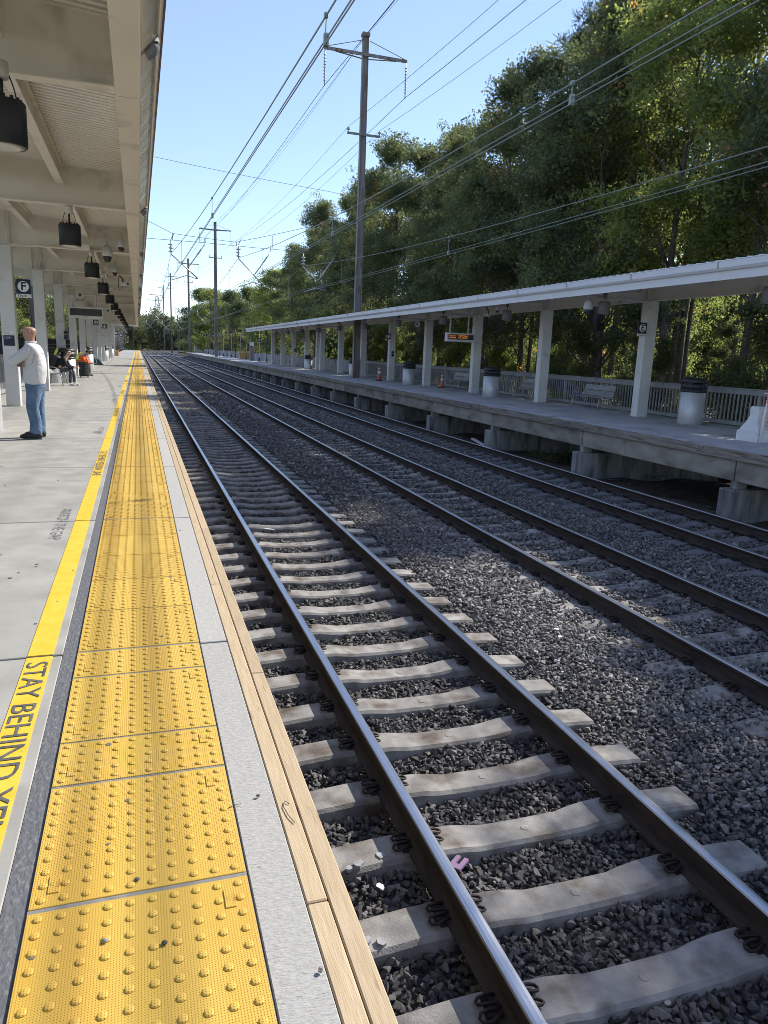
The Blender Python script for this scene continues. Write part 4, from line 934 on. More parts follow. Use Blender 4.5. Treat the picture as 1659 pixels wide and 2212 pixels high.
# registration arms hanging from each cross span
def arm(x, y, zc, zm, label, big):
    t = thing('registration_arm', label, 'steady arm', (x, y, zc))
    mb = MB(); mb.tube([(0,0,zm-zc),(0,0,zm-zc+.75)], .03, 6)
    for k in range(3): mb.lathe([(.04,.0),(.15,.03),(.15,.05),(.05,.10),(.04,.16)], 0, 0, zm-zc+.08+k*.19, 12)
    part('insulator', mb, K['porc'], t)
    part('main_tube', MB().tube([(0,0,zm-zc-.02),(1.52,0,.18)], .036, 8), K['alu'], t)
    part('strut_tube', MB().tube([(.98,0,.78),(1.95,0,2.15)], .032, 8), K['alu'], t)
    mb = MB()
    for k in range(6): mb.lathe([(.03,0),(.075,.02),(.03,.05)], 0, 0, k*.075, 8)
    rot = Matrix.Rotation(math.atan2(.97, 1.37), 4, 'Y'); mb.xform(Matrix.Translation((1.50, 0, 1.515)) @ rot)
    part('strut_insulator', mb, K['porc'], t)
    part('steady_tube', MB().tube([(1.50,0,.16),(1.28,0,.20),(1.0,0,.29),(.85,0,.30),(.45,0,.16),(.03,0,.0)], .024, 8), K['alu'], t)
    part('hook', MB().tube([(1.97,0,2.1),(1.95,0,2.45)], .02, 5).tube([(0,0,.75+zm-zc),(.08,0,.95+zm-zc),(.2,0,1.1+zm-zc)], .02, 5), K['pole'], t)
    return t
for s, y in enumerate((47.1, 131, 197.5)):
    for t in range(3):
        arm(WX[t][s+1], y, CZ[t][0], CZ[t][1]-.02, 'tubular steady arm with insulators over the %s track at the %s pole' % (['first', 'middle', 'far'][t], nth(s)), s == 0)
# cross spans
def spanwire(name, pts, r, label, mt=None, nseg=6):
    mb = MB(); P = []
    for a, b in zip(pts, pts[1:]): P += sagline(a, b, .02*(Vector(a)-Vector(b)).length/4, nseg)[:-1]
    P.append(Vector(pts[-1])); o = part(name, mb.tube(P, r, 5), mt or K['darkwire']); tag(o, label, 'cable'); return o
for i, y in enumerate((47.1, 131, 197.5)):
    xr = PO[i][0]-.2; xl = -5.6 if i == 0 else -6.4
    spanwire('span_wire', [(xl,y,11.5),(2.1,y,7.98),(5.8,y,7.79),(9.98,y,8.96),(xr,y,9.75)], .013, 'sagging support cable across the tracks at the %s pole' % nth(i))
    spanwire('span_wire', [(xl,y,7.7),(3.9,y,7.61),(xr,y,7.58)], .013, 'level support cable just above the steady arms at the %s pole' % nth(i), nseg=3)
    spanwire('span_wire', [(xl,y,13.2 if i == 0 else 12.8),(1.1,y,12.05),(11.7,y,11.2),(xr,y,11.0)], .011, 'highest thin cable crossing the tracks at the %s pole' % nth(i))
    mb = MB()
    for x, z0, z1 in ((2.14,7.6,7.98),(5.85,7.6,7.8),(4.0,7.6,7.86),(8.0,7.6,8.35),(11.9,7.6,9.4)): mb.tube([(x,y,z0),(x,y,z1)], .02, 5)
    o = part('span_droppers', mb, K['darkwire']); tag(o, 'short vertical ties between the two support cables at the %s pole' % nth(i), 'cable ties')
# high lines along the poles
PT = [(13.55, -36, 20.1)] + [(x, y, h) for x, y, h in PO]
for nm, dx, dz, r, lab in (('power_line', -2.55, -3.08, .017, 'thick power line hanging from the left arm of the rusty poles'), ('power_line', 2.55, -3.08, .017, 'thick power line hanging from the right arm of the rusty poles'), ('power_line', -1.0, -5.13, .010, 'thin line on the left low arm of the rusty poles'), ('power_line', 1.0, -5.13, .010, 'thin line on the right low arm of the rusty poles'), ('ground_wire', .15, .25, .013, 'upper earth wire running over the pole tops, right strand'), ('ground_wire', -.22, -.25, .009, 'thin wire just below the pole tops, left strand')):
    P = []
    for a, b in zip(PT, PT[1:]): P += sagline((a[0]+dx, a[1]-.26, a[2]+dz), (b[0]+dx, b[1]-.26, b[2]+dz), .9 if r > .012 else 1.3, 14)[:-1]
    P.append((PT[-1][0]+dx, PT[-1][1]-.26, PT[-1][2]+dz)); o = part(nm, MB().tube(P, r, 5), K['darkwire']); tag(o, lab, 'power line')
# far lattice tower and far small masts
t = thing('lattice_tower', 'pale steel lattice pylon on the skyline straight down the line', 'pylon', (19., 760, -1)); mb = MB()
for k in range(7):
    z0, z1 = k*7, k*7+7; w0, w1 = 6-.72*k, 6-.72*(k+1)
    for sx in (-1, 1):
        for sy in (-1, 1): mb.tube([(sx*w0,sy*w0,z0),(sx*w1,sy*w1,z1)], .35, 4)
        mb.tube([(sx*w0,-w0,z0),(-sx*w1,-w1,z1)], .25, 4); mb.tube([(-w0,sx*w0,z0),(-w1,-sx*w1,z1)], .25, 4)
part('tower_frame', mb, K['gal'], t); part('tower_arms', MB().tube([(-9,0,44),(9,0,44)], .35, 4).tube([(-7,0,49),(7,0,49)], .35, 4), K['gal'], t)
for i, (x, y, h) in enumerate(((-4, 255, 17), (17, 345, 16), (21.5, 420, 18), (13, 470, 17), (26, 500, 18))):
    polemake((x, y, -1.4), h, False, 'slim dark mast in the distance, the %s of the scattered ones' % nth(i), .35, .3)
# crossing boards at the platform end
t = thing('foot_crossing', 'pale timber boards crossing all the tracks at the platform ends', 'crossing', (6, 205, -1.2)); 
for k in range(4): part('board', MB().cbox(.8, 11.3, 203+k*.9, 203.85+k*.9, -1.25, -1.19, .01), K['gal'], t, world=True)
t = thing('signal_hut', 'small pale cabinet beyond the end of the opposite platform', 'cabinet', (15.5, 205, -1)); part('hut', MB().cbox(-1.2, 1.2, -1, 1, 0, 2.6, .03), K['gal'], t); part('roof', MB().cbox(-1.35, 1.35, -1.15, 1.15, 2.61, 2.75, .03), K['roofmetal'], t)

# ================================================================== LITTER
def litter(nm, mb, m_, loc, rot, label, cat): o = part(nm, mb, m_, None, loc, rot); tag(o, label, cat); return o
mb = MB(); mb.prism([(a*.8, b*.8) for a, b in [(-.055,-.06),(.055,-.06),(.055,.06),(.018,.06),(.018,-.015),(-.018,-.015),(-.018,.06),(-.055,.06)]], -.007, .007, 'z')
litter('foam_letter', mb, K['pink'], (1.755, 3.52, -1.43), (R(12), R(-10), R(-60)), 'lilac foam letter U lying on the stones right of the left rail', 'foam letter')
def scrap(s, r):
    mb = MB(); n = 7; P = [(math.cos(2*math.pi*k/n)*s*r.uniform(.6, 1.1), math.sin(2*math.pi*k/n)*s*r.uniform(.4, .8)) for k in range(n)]; mb.prism(P, 0, .004, 'z'); return mb
for (x, y, z, s, l) in ((2.02, 12.0, -1.42, .11, 'crumpled white paper on the ties between the first rails'), (1.50, 13.4, -1.40, .07, 'small white scrap against the left rail'), (4.32, 6.65, -1.36, .05, 'white scrap on the ballast left of the middle track'), (4.24, 6.44, -1.36, .035, 'smaller white scrap just nearer than the other on the ballast'), (1.22, 3.42, -1.42, .03, 'pale flat scrap on the stones left of the left rail')):
    litter('paper_scrap', scrap(s, RNG), K['paper'], (x, y, z+.02), (R(RNG.uniform(-15, 15)), R(RNG.uniform(-15, 15)), RNG.uniform(0, 6)), l, 'paper')
mb = MB()
for (x, y, s) in ((1.15, 3.62, .028), (1.08, 3.60, .020), (1.30, 3.66, .03), (1.03, 3.05, .02), (1.10, 3.03, .025), (1.28, 2.45, .02), (1.31, 2.40, .025)):
    P = [(x+math.cos(a)*s*RNG.uniform(.6, 1.4), y+math.sin(a)*s*RNG.uniform(.6, 1.6)) for a in np.linspace(0, 5.6, 8)]; mb.prism(P, ZB+.0-.02, ZB+.0025, 'z')
o = part('paint_splashes', mb, mat('dusty_white_paint', (.34,.345,.36), .8, (.22,.22,.22), 30)); tag(o, 'white paint splashes on the tie ends left of the left rail', 'paint', kind='stuff')
litter('plank', MB().cbox(-.06, .06, -1.15, 1.15, -.03, .03, .006), K['whitep'], (11.5, 23.6, -1.42), (R(2), 0, R(-10)), 'broken white plank lying at the foot of a pier of the opposite platform', 'plank')
mb = MB()
for i in range(60):
    x = RNG.uniform(11.7, 15.8); y = RNG.uniform(9, 40); L_ = RNG.uniform(.1, .9); M = Matrix.Translation((x, y, -1.53)) @ Matrix.Rotation(RNG.uniform(0, 3.1), 4, 'Z') @ Matrix.Rotation(R(RNG.uniform(-9, 9)), 4, 'Y')
    q = MB().box(-L_/2, L_/2, -.025, .025, 0, .02).xform(M); mb.add(q.v, q.f)
o = part('wood_debris', mb, K['oldwood']); tag(o, 'splintered wood scraps on the dark soil beneath the opposite platform', 'debris', kind='stuff')
for i, (x, y) in enumerate(((.36, 2.35), (.40, 1.55), (-.05, 2.02), (.02, 1.75), (-.13, 1.80), (-.80, 3.35), (-1.0, 4.6), (-.72, 3.0))):
    l = ['curled dry leaf at the bottom of the pale edge strip', 'dry leaf fragment low on the pale edge strip', 'dark pebble on the joint between two yellow tiles', 'dark pebble on the nearest yellow tile', 'small grey stone on the nearest yellow tile', 'dark leaf speck on the concrete left of the yellow line', 'dark leaf speck farther up the concrete', 'dark leaf speck beside the painted words'][i]
    o = part('leaf_fragment' if 'leaf' in l else 'pebble', scrap(.009, RNG) if 'leaf' in l else MB().lathe([(.006,0),(.009,.003),(.005,.007),(0,.008)], 0, 0, 0, 6), K['bark'] if i != 4 else K['pier'], None, (x, y, .008), (0, R(6), RNG.uniform(0, 6))); tag(o, l, 'leaf' if 'leaf' in l else 'pebble')
mb = MB().tube([(.46,2.03,.004),(.447,2.05,.006),(.437,2.02,.005),(.445,1.96,.006),(.458,1.92,.005)], .0016, 5); litter('twig', mb, K['bark'], (0, .25, 0), (0,0,0), 'thin curved twig on the wooden edge boards', 'twig')
litter('twig', MB().tube([(-.02,0,0),(.02,.010,.003),(.05,.012,.002)], .0013, 5), K['bark'], (.25, 2.3, .006), (0,0,R(10)), 'short twig where the yellow tile meets the pale strip', 'twig')

mb = MB()
for i in range(150):
    x = RNG.uniform(-2.6, .38) if i % 3 else RNG.uniform(-.33, .25); y = 1.2+RNG.uniform(0, 1)**1.6*22; s = RNG.uniform(.004, .013)
    P = [(x+math.cos(a)*s*RNG.uniform(.6, 1.2), y+math.sin(a)*s*RNG.uniform(.6, 1.2)) for a in np.linspace(0, 5.5, 7)]; mb.prism(P, .001, .0072 if -.345 < x < .27 else .0045, 'z')
o = part('gum_spots', mb, mat('old_gum', (.13,.125,.12), .9)); tag(o, 'small dark gum and dirt spots scattered over the near platform', 'gum spots', kind='stuff')
# ================================================================== PEOPLE
def skin(name, verts, edges, rad, mt, parent=None, sub=2, world_loc=(0,0,0)):
    me = bpy.data.meshes.new(name); me.from_pydata(verts, edges, []); o = bpy.data.objects.new(name, me); COL.objects.link(o)
    sm = o.modifiers.new('s', 'SKIN'); sm.use_smooth_shade = True
    for i, v in enumerate(me.skin_vertices[0].data):
        r = rad[i]; v.radius = r if isinstance(r, tuple) else (r, r); v.use_root = (i == 0)
    ss = o.modifiers.new('u', 'SUBSURF'); ss.levels = sub; ss.render_levels = sub
    SK.append((o, name, mt)); 
    if parent is not None: o.parent = parent
    return o
SK = []
def finish_skins():
    bpy.context.view_layer.update(); dg = bpy.context.evaluated_depsgraph_get()
    for o, name, mt in SK:
        me = bpy.data.meshes.new_from_object(o.evaluated_get(dg)); o.modifiers.clear(); old = o.data; o.data = me; bpy.data.meshes.remove(old)
        me.materials.clear(); me.materials.append(mt); me.polygons.foreach_set('use_smooth', [True]*len(me.polygons)); me.name = name
class Sk:
    def __init__(s): s.v = []; s.e = []; s.r = []
    def n(s, p, r, prev=None): s.v.append(p); s.r.append(r); i = len(s.v)-1; (s.e.append((prev, i)) if prev is not None else None); return i
    def chain(s, pr, prev=None):
        for p, r in pr: prev = s.n(p, r, prev)
        return prev
def head_parts(t, hx, hz, hair, glasses=False, sk=None, f=1):
    """head centred at (hx,0?,hz) looking along f*x"""
def hand(sk, wr, dirv, prev, palm=.035):
    """palm and five fingers grown from a wrist along dirv"""
    d = Vector(dirv).normalized(); sdir = d.cross(Vector((0, 0, 1))).normalized(); w_ = Vector(wr)
    pm = sk.n(tuple(w_+d*.045), (palm*.8, palm*.5), prev); pm2 = sk.n(tuple(w_+d*.085), (palm*.9, palm*.42), pm)
    for k, (o_, L_) in enumerate(((-.030,.052),(-.010,.066),(.010,.062),(.029,.048))):
        b = w_+d*.09+sdir*o_; a = sk.n(tuple(b), .0095, pm2); c = sk.n(tuple(b+d*L_*.55+Vector((0,0,-.010))), .009, a); sk.n(tuple(b+d*L_*.9+Vector((0,0,-.028))), .008, c)
    b = w_+d*.035-sdir*.035; a = sk.n(tuple(b), .011, pm); sk.n(tuple(b+d*.035-sdir*.012), .010, a)
# --- standing man, arms crossed, looking left
man = thing('person', 'bald man standing with crossed arms in a light grey sweater, blue jeans and black trainers', 'person', (-1.63, 13.13, 0), R(0))
# local frame: he faces -x, slightly turned away (+y); s = sideways axis along y
S = Sk()
pel = S.n((.03,0,.95), (.12,.10)); w1 = S.n((.04,0,1.12), (.12,.11), pel); ch = S.n((.04,0,1.34), (.13,.12), w1); nk0 = S.n((.01,0,1.50), (.08,.075), ch)
nk = S.n((.005,0,1.545), (.064,.062), nk0); h1 = S.n((-.01,0,1.62), (.086,.086), nk); h2 = S.n((.008,0,1.70), (.104,.104), h1); S.n((.014,0,1.775), (.086,.086), h2)
for s in (-1, 1):
    sh = S.n((.03,s*.20,1.43), .06, ch); el = S.n((-.20,s*.21,1.215), .048, sh); wr = S.n((-.15,.06 if s < 0 else -.10,1.225 if s < 0 else 1.165), .030, el)
    hand(S, S.v[wr], (.35,-s*.9,.05), wr)
    hp = S.n((.03,s*.10,.88), .07, pel); kn = S.n((.0+.02*s,s*.12,.50), .065, hp); an = S.n((.04,s*.13,.12), .04, kn)
skin('body', S.v, S.e, S.r, K['skin'], man)
S = Sk()
pel0 = S.n((.03,0,.83), (.20,.155)); pel = S.n((.035,0,.93), (.205,.16), pel0); w1 = S.n((.05,0,1.08), (.225,.175), pel); ch = S.n((.05,0,1.28), (.215,.165), w1); c2 = S.n((.04,0,1.42), (.18,.13), ch); c3 = S.n((.02,0,1.515), (.085,.085), c2)
for s in (-1, 1):
    sh = S.n((.035,s*.19,1.425), .088, c2); el = S.n((-.215,s*.215,1.21), .078, sh); fo = S.n((-.20,s*.10,1.22), .066, el); S.n((-.165,.03 if s < 0 else -.06,1.228 if s < 0 else 1.17), .052, fo)
skin('sweater', S.v, S.e, S.r, K['sweater'], man)
S = Sk(); j0 = S.n((.045,0,1.0), (.165,.135)); j1 = S.n((.045,0,.90), (.17,.14), j0)
for s in (-1, 1):
    t1 = S.n((.04,s*.095,.76), (.115,.108), j1); kn = S.n((.02+.02*s,s*.115,.50), (.092,.088), t1); cf = S.n((.045,s*.125,.26), (.088,.08), kn); S.n((.03,s*.13,.055), (.10,.088), cf)
skin('jeans', S.v, S.e, S.r, K['jeans'], man)
for s in (-1, 1):
    sh = Sk(); a = sh.n((.13,s*.135,.055), (.055,.055)); b = sh.n((0,s*.14,.065), (.062,.06), a); c_ = sh.n((-.12,s*.145,.05), (.055,.045), b); sh.n((-.19,s*.147,.04), (.04,.03), c_); skin('shoe', sh.v, sh.e, sh.r, K['shoe'], man)
    part('shoe_sole', MB().cbox(-.14, .125, s*.14-.032, s*.14+.032, 0, .016, .005), K['lampgrey'], man)
    part('ear', MB().lathe([(.0,-.03),(.014,-.02),(.019,0),(.014,.02),(0,.028)], 0, 0, 0, 8, sx=1, sy=.5).xform(Matrix.Translation((.015, s*.092, 1.69))), K['skin'], man)
    part('eye', MB().lathe([(0,-.009),(.009,0),(0,.009)], 0, 0, 0, 8).xform(Matrix.Translation((-.078, s*.032, 1.71))), K['white'], man)
S = Sk(); a = S.n((-.082,0,1.71), .016); b = S.n((-.112,0,1.675), .020, a); S.n((-.085,0,1.66), .018, b); skin('nose', S.v, S.e, S.r, K['skin'], man, 1)
part('mouth', MB().cbox(-.086, -.074, -.022, .022, 1.628, 1.634, .001), mat('lip', (.35,.12,.10), .5), man)
part('collar', MB().lathe([(.082,1.50),(.079,1.545),(.074,1.55),(.072,1.52)], .012, 0, 0, 18), K['sweater'], man)
for s in (-1,):
    part('seam', MB().tube([(.06,-.158,1.52),(.10,-.205,1.40),(.09,-.235,1.30),(.03,-.19,1.15),(.02,-.175,.95)], .0035, 4), K['seam'], man)
    part('seam', MB().tube([(.13,-.14,1.36),(.18,-.08,1.365),(.215,0,1.365)], .003, 4), K['seam'], man)
man.rotation_euler = (0, 0, R(-4)); man.scale = (1.1, 1.1, 1.0)
# --- seated people: local frame faces +x, y sideways
def seated(loc, rz, label, tops, legs_, skin_, shoes, lean=.45, hairy=False, elbows=True, seat=.46):
    t = thing('person', label, 'person', loc, rz); S = Sk(); z0 = seat+.09
    P = lambda a, r: (-.02+math.sin(lean)*a, 0, z0+math.cos(lean)*a)
    pel = S.n((-.02,0,z0), (.12,.15)); c1 = S.n(P(.25,0), (.11,.14), pel); c2 = S.n(P(.46,0), (.10,.15), c1); n1 = S.n((P(.58,0)[0]+.02,0,P(.58,0)[2]), .06, c2); hc = (n1 and S.v[n1]); h1 = S.n((hc[0]+.06,0,hc[2]+.06), (.07,.07), n1); h2 = S.n((hc[0]+.085,0,hc[2]+.13), (.095,.078), h1); S.n((hc[0]+.07,0,hc[2]+.195), (.07,.06), h2)
    for s in (-1, 1):
        c = S.v[c2]; sh = S.n((c[0],s*.17,c[2]+.02), .05, c2); el = S.n((c[0]+.12,s*.21,c[2]-.24), .04, sh); wr = S.n((c[0]+.36,s*.09,c[2]-.30), .028, el); hand(S, S.v[wr], (1,-s*.25,.1), wr)
        hp = S.n((.08,s*.10,z0-.02), .085, pel); kn = S.n((.46,s*.14,z0+.02), .06, hp); an = S.n((.44+.04*s,s*.14,.12), .035, kn)
    skin('body', S.v, S.e, S.r, skin_, t, 1)
    T = Sk(); pel = T.n((-.02,0,z0), (.15,.175)); c1 = T.n(P(.25,0), (.14,.165), pel); c2 = T.n(P(.45,0), (.12,.165), c1); T.n((P(.56,0)[0],0,P(.56,0)[2]), .075, c2)
    for s in (-1, 1):
        c = T.v[c2]; sh = T.n((c[0],s*.17,c[2]+.01), .07, c2); el = T.n((c[0]+.12,s*.21,c[2]-.24), .058, sh); T.n((c[0]+.34,s*.10,c[2]-.295), .042, el)
    skin('jacket', T.v, T.e, T.r, tops, t, 1)
    for s in (-1, 1):
        T = Sk(); a = T.n((-.0,s*.09,z0-.01), (.115,.11)); b = T.n((.44,s*.14,z0+.03), (.082,.08), a); c = T.n((.455+.04*s,s*.14,.30), (.068,.065), b); T.n((.44+.04*s,s*.14,.10), (.066,.06), c); skin('trouser_leg', T.v, T.e, T.r, legs_, t, 1)
        T = Sk(); a = T.n((.40+.04*s,s*.14,.05), .045); b = T.n((.50+.04*s,s*.14,.055), .046, a); T.n((.62+.04*s,s*.14,.035), .036, b); skin('shoe', T.v, T.e, T.r, shoes, t, 1)
    hd = S.v[h2]
    S2 = Sk(); a = S2.n((hd[0]+.085,0,hd[2]+.0), .011); S2.n((hd[0]+.112,0,hd[2]-.03), .014, a); skin('nose', S2.v, S2.e, S2.r, skin_, t, 1)
    for s in (-1, 1): part('ear', MB().lathe([(.0,-.03),(.014,-.02),(.019,0),(.014,.02),(0,.028)], 0, 0, 0, 8, sy=.5).xform(Matrix.Translation((hd[0]-.012, s*.079, hd[2]-.01))), skin_, t)
    return t, hd
p1, hd = seated((-2.72, 29.0, 0), R(-6), 'seated man with glasses in a dark jacket, leaning over his phone, black backpack on', K['navycloth'], K['trouser'], K['skin2'], K['whitep'], lean=.55)
part('glasses', MB().tube([(hd[0]-.01,-.083,hd[2]+.01),(hd[0]+.085,-.055,hd[2]+.005),(hd[0]+.098,0,hd[2]+.0),(hd[0]+.085,.055,hd[2]+.005),(hd[0]-.01,.083,hd[2]+.01)], .007, 5), K['black'], p1)
ph = thing('phone', 'dark phone held in the hands of the seated man with glasses', 'phone', (-1.93, 28.95, .83)); part('phone_body', MB().cbox(-.07, .07, -.035, .035, -.006, .006, .003), K['black'], ph); ph.rotation_euler = (0, R(-18), 0)
bpk = thing('backpack', 'black backpack with a yellow water bottle, worn by the seated man with glasses', 'backpack', (-2.88, 29.0, .78)); bpk.rotation_euler = (0, R(24), 0)
part('bag_body', MB().cbox(-.17, .14, -.16, .16, -.22, .34, .07), K['black'], bpk); part('bag_pocket', MB().cbox(-.23, -.172, -.12, .12, -.18, .08, .03), K['black'], bpk)
bt = thing('bottle', 'yellow bottle sticking up out of the black backpack', 'bottle', (-2.80, 28.82, 1.08)); part('bottle_body', MB().lathe([(.03,0),(.042,.01),(.042,.2),(.03,.24),(.028,.27),(0,.275)], 0, 0, 0, 12), K['lime'], bt); bt.rotation_euler = (0, R(24), 0)
p2, hd = seated((-2.70, 37.8, 0), R(-14), 'person bent forward on a bench in an orange high-visibility vest and mottled grey trousers', K['vest'], K['camo'], K['skin'], K['camo'], lean=.75)
part('hair', MB().lathe([(.0,.075),(.05,.062),(.085,.02),(.09,-.02),(.085,-.035)], hd[0]-.01, 0, hd[2]+.02, 12), K['hair'], p2)
for s in (-.07, .07): part('vest_stripe', MB().tube([(-.13,s,.72),(.02,s*1.4,.95),(.20,s*1.5,1.09)], .018, 5), K['lime'], p2)
part('vest_stripe', MB().lathe([(.165,0),(.165,.05)], .08, 0, .72, 16), K['lime'], p2)
# luggage
lg = thing('suitcase', 'black wheeled suitcase standing in front of the person in the orange vest', 'suitcase', (-2.32, 35.9, 0), R(8))
part('case_body', MB().cbox(-.20, .20, -.14, .14, .06, .70, .03), K['black'], lg)
for k in range(6): part('rib', MB().cbox(.05, .19, -.150, -.138, .14+k*.09, .19+k*.09, .004), K['lampgrey'], lg)
for s in (-1, 1): part('wheel', MB().tube([(s*.15,-.11,.03),(s*.15,-.08,.03)], .03, 10), K['black'], lg)
part('handle', MB().tube([(-.09,.1,.70),(-.09,.1,.76),(.09,.1,.76),(.09,.1,.70)], .01, 6), K['black'], lg)
bg_ = thing('duffel_bag', 'blue-grey shoulder bag resting on the ground past the second group of bins', 'bag', (-2.75, 56.5, 0), R(10)); part('bag_body', MB().hexa([(-.34,-.2,0),(.36,-.2,0),(.36,.2,0),(-.34,.2,0)], [(-.20,-.12,.50),(.08,-.12,.44),(.08,.12,.44),(-.20,.12,.50)]), K['teal'], bg_); part('strap', MB().tube([(-.2,-.1,.48),(-.32,-.12,.75),(-.1,-.1,.50),(.1,-.2,.3),(.4,-.2,.02)], .014, 5), K['teal'], bg_)
finish_skins()
# ================================================================== TREES
def leaf_quad(r, c, L_, W_):
    d = r.normal(size=3); d[2] -= .35; d /= np.linalg.norm(d); u = np.cross(d, r.normal(size=3)); u /= np.linalg.norm(u); n = np.cross(d, u)
    a = c; b = c+d*L_*.5+u*W_*.5-n*W_*.12; e = c+d*L_; f = c+d*L_*.5-u*W_*.5-n*W_*.12
    return [a, b, e, f]
def sprig(r, n, rad, L_, W_):
    v = []; f = []
    for k in range(n):
        p = r.normal(size=3); p *= rad*r.uniform(.2, 1)**.6/np.linalg.norm(p); p[2] *= .75
        q = leaf_quad(r, p, L_*r.uniform(.7, 1.3), W_*r.uniform(.7, 1.3)); b = len(v); v += [tuple(x) for x in q]; f.append((b, b+1, b+2, b+3))
    return v, f
def needle_tuft(r, n, rad):
    v = []; f = []
    for k in range(n):
        d = r.normal(size=3); d[2] += .5; d /= np.linalg.norm(d); u = np.cross(d, r.normal(size=3)); u /= np.linalg.norm(u)
        c = r.normal(size=3)*rad*.28; a = c; e = c+d*rad*r.uniform(.7, 1.1); b = len(v); v += [tuple(a-u*.012), tuple(a+u*.012), tuple(e+u*.008), tuple(e-u*.008)]; f.append((b, b+1, b+2, b+3))
    return v, f
TR = np.random.default_rng(5)
SPR = [sprig(TR, 26, .40, .15, .08) for _ in range(6)]
SPRB = [sprig(TR, 26, .62, .20, .11) for _ in range(4)]
SPRF = [sprig(TR, 22, 1.5, .62, .42) for _ in range(4)]
NDL = [needle_tuft(TR, 46, .34) for _ in range(4)]
def blobs_tree(r, H, rad, base, nb, npts, flat=.75, top=.5):
    rad = rad*.82
    """limb ends + leaf points of one tree; local coords, ground at 0"""
    B = []
    nb = int(nb*1.7)
    for k in range(nb):
        f_ = r.uniform(0, 1)**.85 if k > 3 else .25*k; z = base+(H-base-.7)*f_; w_ = rad*1.12*(math.sin(math.pi*min(1, .16+f_*.86))**.7)*(1 if f_ < .8 else .7)
        a = k*2.4+r.uniform(-.9, .9); q = r.uniform(.35, 1.0)**.6*w_*.92
        s = rad*r.uniform(.14, .40)*(1.05-.3*f_); B.append((math.cos(a)*q, math.sin(a)*q, z+r.uniform(-.5, .5), s))
    B.append((0, 0, H-rad*.32, rad*.30))
    tot = sum(b[3]**2 for b in B); P = []
    for b in B:
        n = int(npts*b[3]**2/tot)+4; d = r.normal(size=(n, 3))*r.uniform(.55, 1.5, 3); d[:, 2] *= flat; d *= .62; q = b[3]
        P.append(np.array(b[:3])+d*q)
    return B, np.concatenate(P)
def trunk_mb(r, H, B, tr, base):
    mb = MB(); lean = r.normal(size=2)*.35; sp = [((lean[0]*t*t+.12*math.sin(t*5)), (lean[1]*t*t+.12*math.cos(t*4)-.12), H*.93*t) for t in np.linspace(0, 1, 9)]
    mb.tube(sp, [tr*(1.25 if i == 0 else 1)*(1-i/8)**.75+.02 for i in range(9)], 9)
    for b in B[:-1]:
        z0 = max(base*.55, b[2]-abs(b[0])*.5-abs(b[1])*.5-1.2); t = min(z0/(H*.93), .95); i = int(t*8); p0 = Vector(sp[i]).lerp(Vector(sp[min(i+1, 8)]), t*8-i)
        p3 = Vector(b[:3]); mid = p0.lerp(p3, .5)+Vector((r.uniform(-.3,.3), r.uniform(-.3,.3), r.uniform(-.1,.45))); rr = tr*.42*(1-t*.6)
        mb.tube([p0, p0.lerp(mid, .5)+Vector((0,0,.08)), mid, p3], [rr, rr*.75, rr*.5, rr*.14], 6)
        for q in range(3):
            e = p3+Vector(tuple(r.normal(size=3)*b[3]*.7)); mb.tube([mid.lerp(p3, .6), p3.lerp(e, .5)+Vector((0,0,.1)), e], [rr*.25, rr*.15, .008], 4)
    return mb
def make_tree(kind, seed, H, rad, base, nb, npts, tr, variants, leafmat, flat=.6):
    r = np.random.default_rng(seed); B, P = blobs_tree(r, H, rad, base, nb, npts, flat)
    N = len(P); rot = np.stack([r.normal(0, .6, N), r.normal(0, .6, N), r.uniform(0, 6.28, N)], 1); hgt = (P[:, 2]/H)
    tint = (r.normal(.42, .2, N)+(r.random(N) < .03)*.5).clip(0, 1)
    cm = scatter_mesh('crown', variants, P, rot, r.uniform(.7, 1.35, N), tint, [leafmat]); tm = trunk_mb(r, H, B, tr, base).mesh('trunk', K['bark'])
    return kind, tm, cm, H
PROTO = {
 'oakA': make_tree('oak_tree', 21, 18, 4.1, 5.0, 22, 1500, .15, SPR, K['leaf']),
 'oakB': make_tree('oak_tree', 22, 18, 3.5, 6.5, 18, 1300, .13, SPR, K['leaf']),
 'oakC': make_tree('oak_tree', 23, 18, 4.3, 4.2, 24, 1700, .17, SPR, K['leaf']),
 'yel': make_tree('maple_tree', 24, 18, 3.9, 6.5, 20, 1350, .14, SPR, K['leafy']),
 'thin': make_tree('young_tree', 25, 9, 1.9, 1.2, 12, 620, .075, SPR, K['leaf']),
 'thiny': make_tree('young_tree', 26, 7, 1.7, .8, 10, 520, .06, SPR, K['leafy']),
 'pine': make_tree('pine_tree', 27, 19, 3.3, 9.5, 22, 2300, .24, NDL, K['needle'], .42),
 'mid': make_tree('broadleaf_tree', 28, 15, 3.9, 1.3, 18, 1000, .2, SPRB, K['leaf']),
 'midy': make_tree('broadleaf_tree', 29, 13, 3.6, 1.0, 16, 900, .2, SPRB, K['leafy']),
}
used = {}
def put(kind, x, y, H, rz, label, group='trees behind the opposite platform', z=-1.6, wide=1.):
    nm, tm, cm, h0 = PROTO[kind]; t = thing(nm, label, 'tree', (x, y, z), rz, group); s = H/h0; t.scale = (s*wide, s*wide, s)
    link('trunk', tm, t); o = link('crown', cm, t); o['kind'] = 'stuff'; m = o.modifiers.new('pieces', 'NODES'); m.node_group = SG; return t
KN = {'oakA': 'dark green oak', 'oakB': 'slender dark oak', 'oakC': 'broad bushy oak', 'yel': 'backlit yellow-green maple', 'thin': 'slim dark sapling', 'thiny': 'small yellowish sapling', 'pine': 'tall open-branched pine', 'mid': 'mid-green broadleaf tree', 'midy': 'yellowing broadleaf tree'}
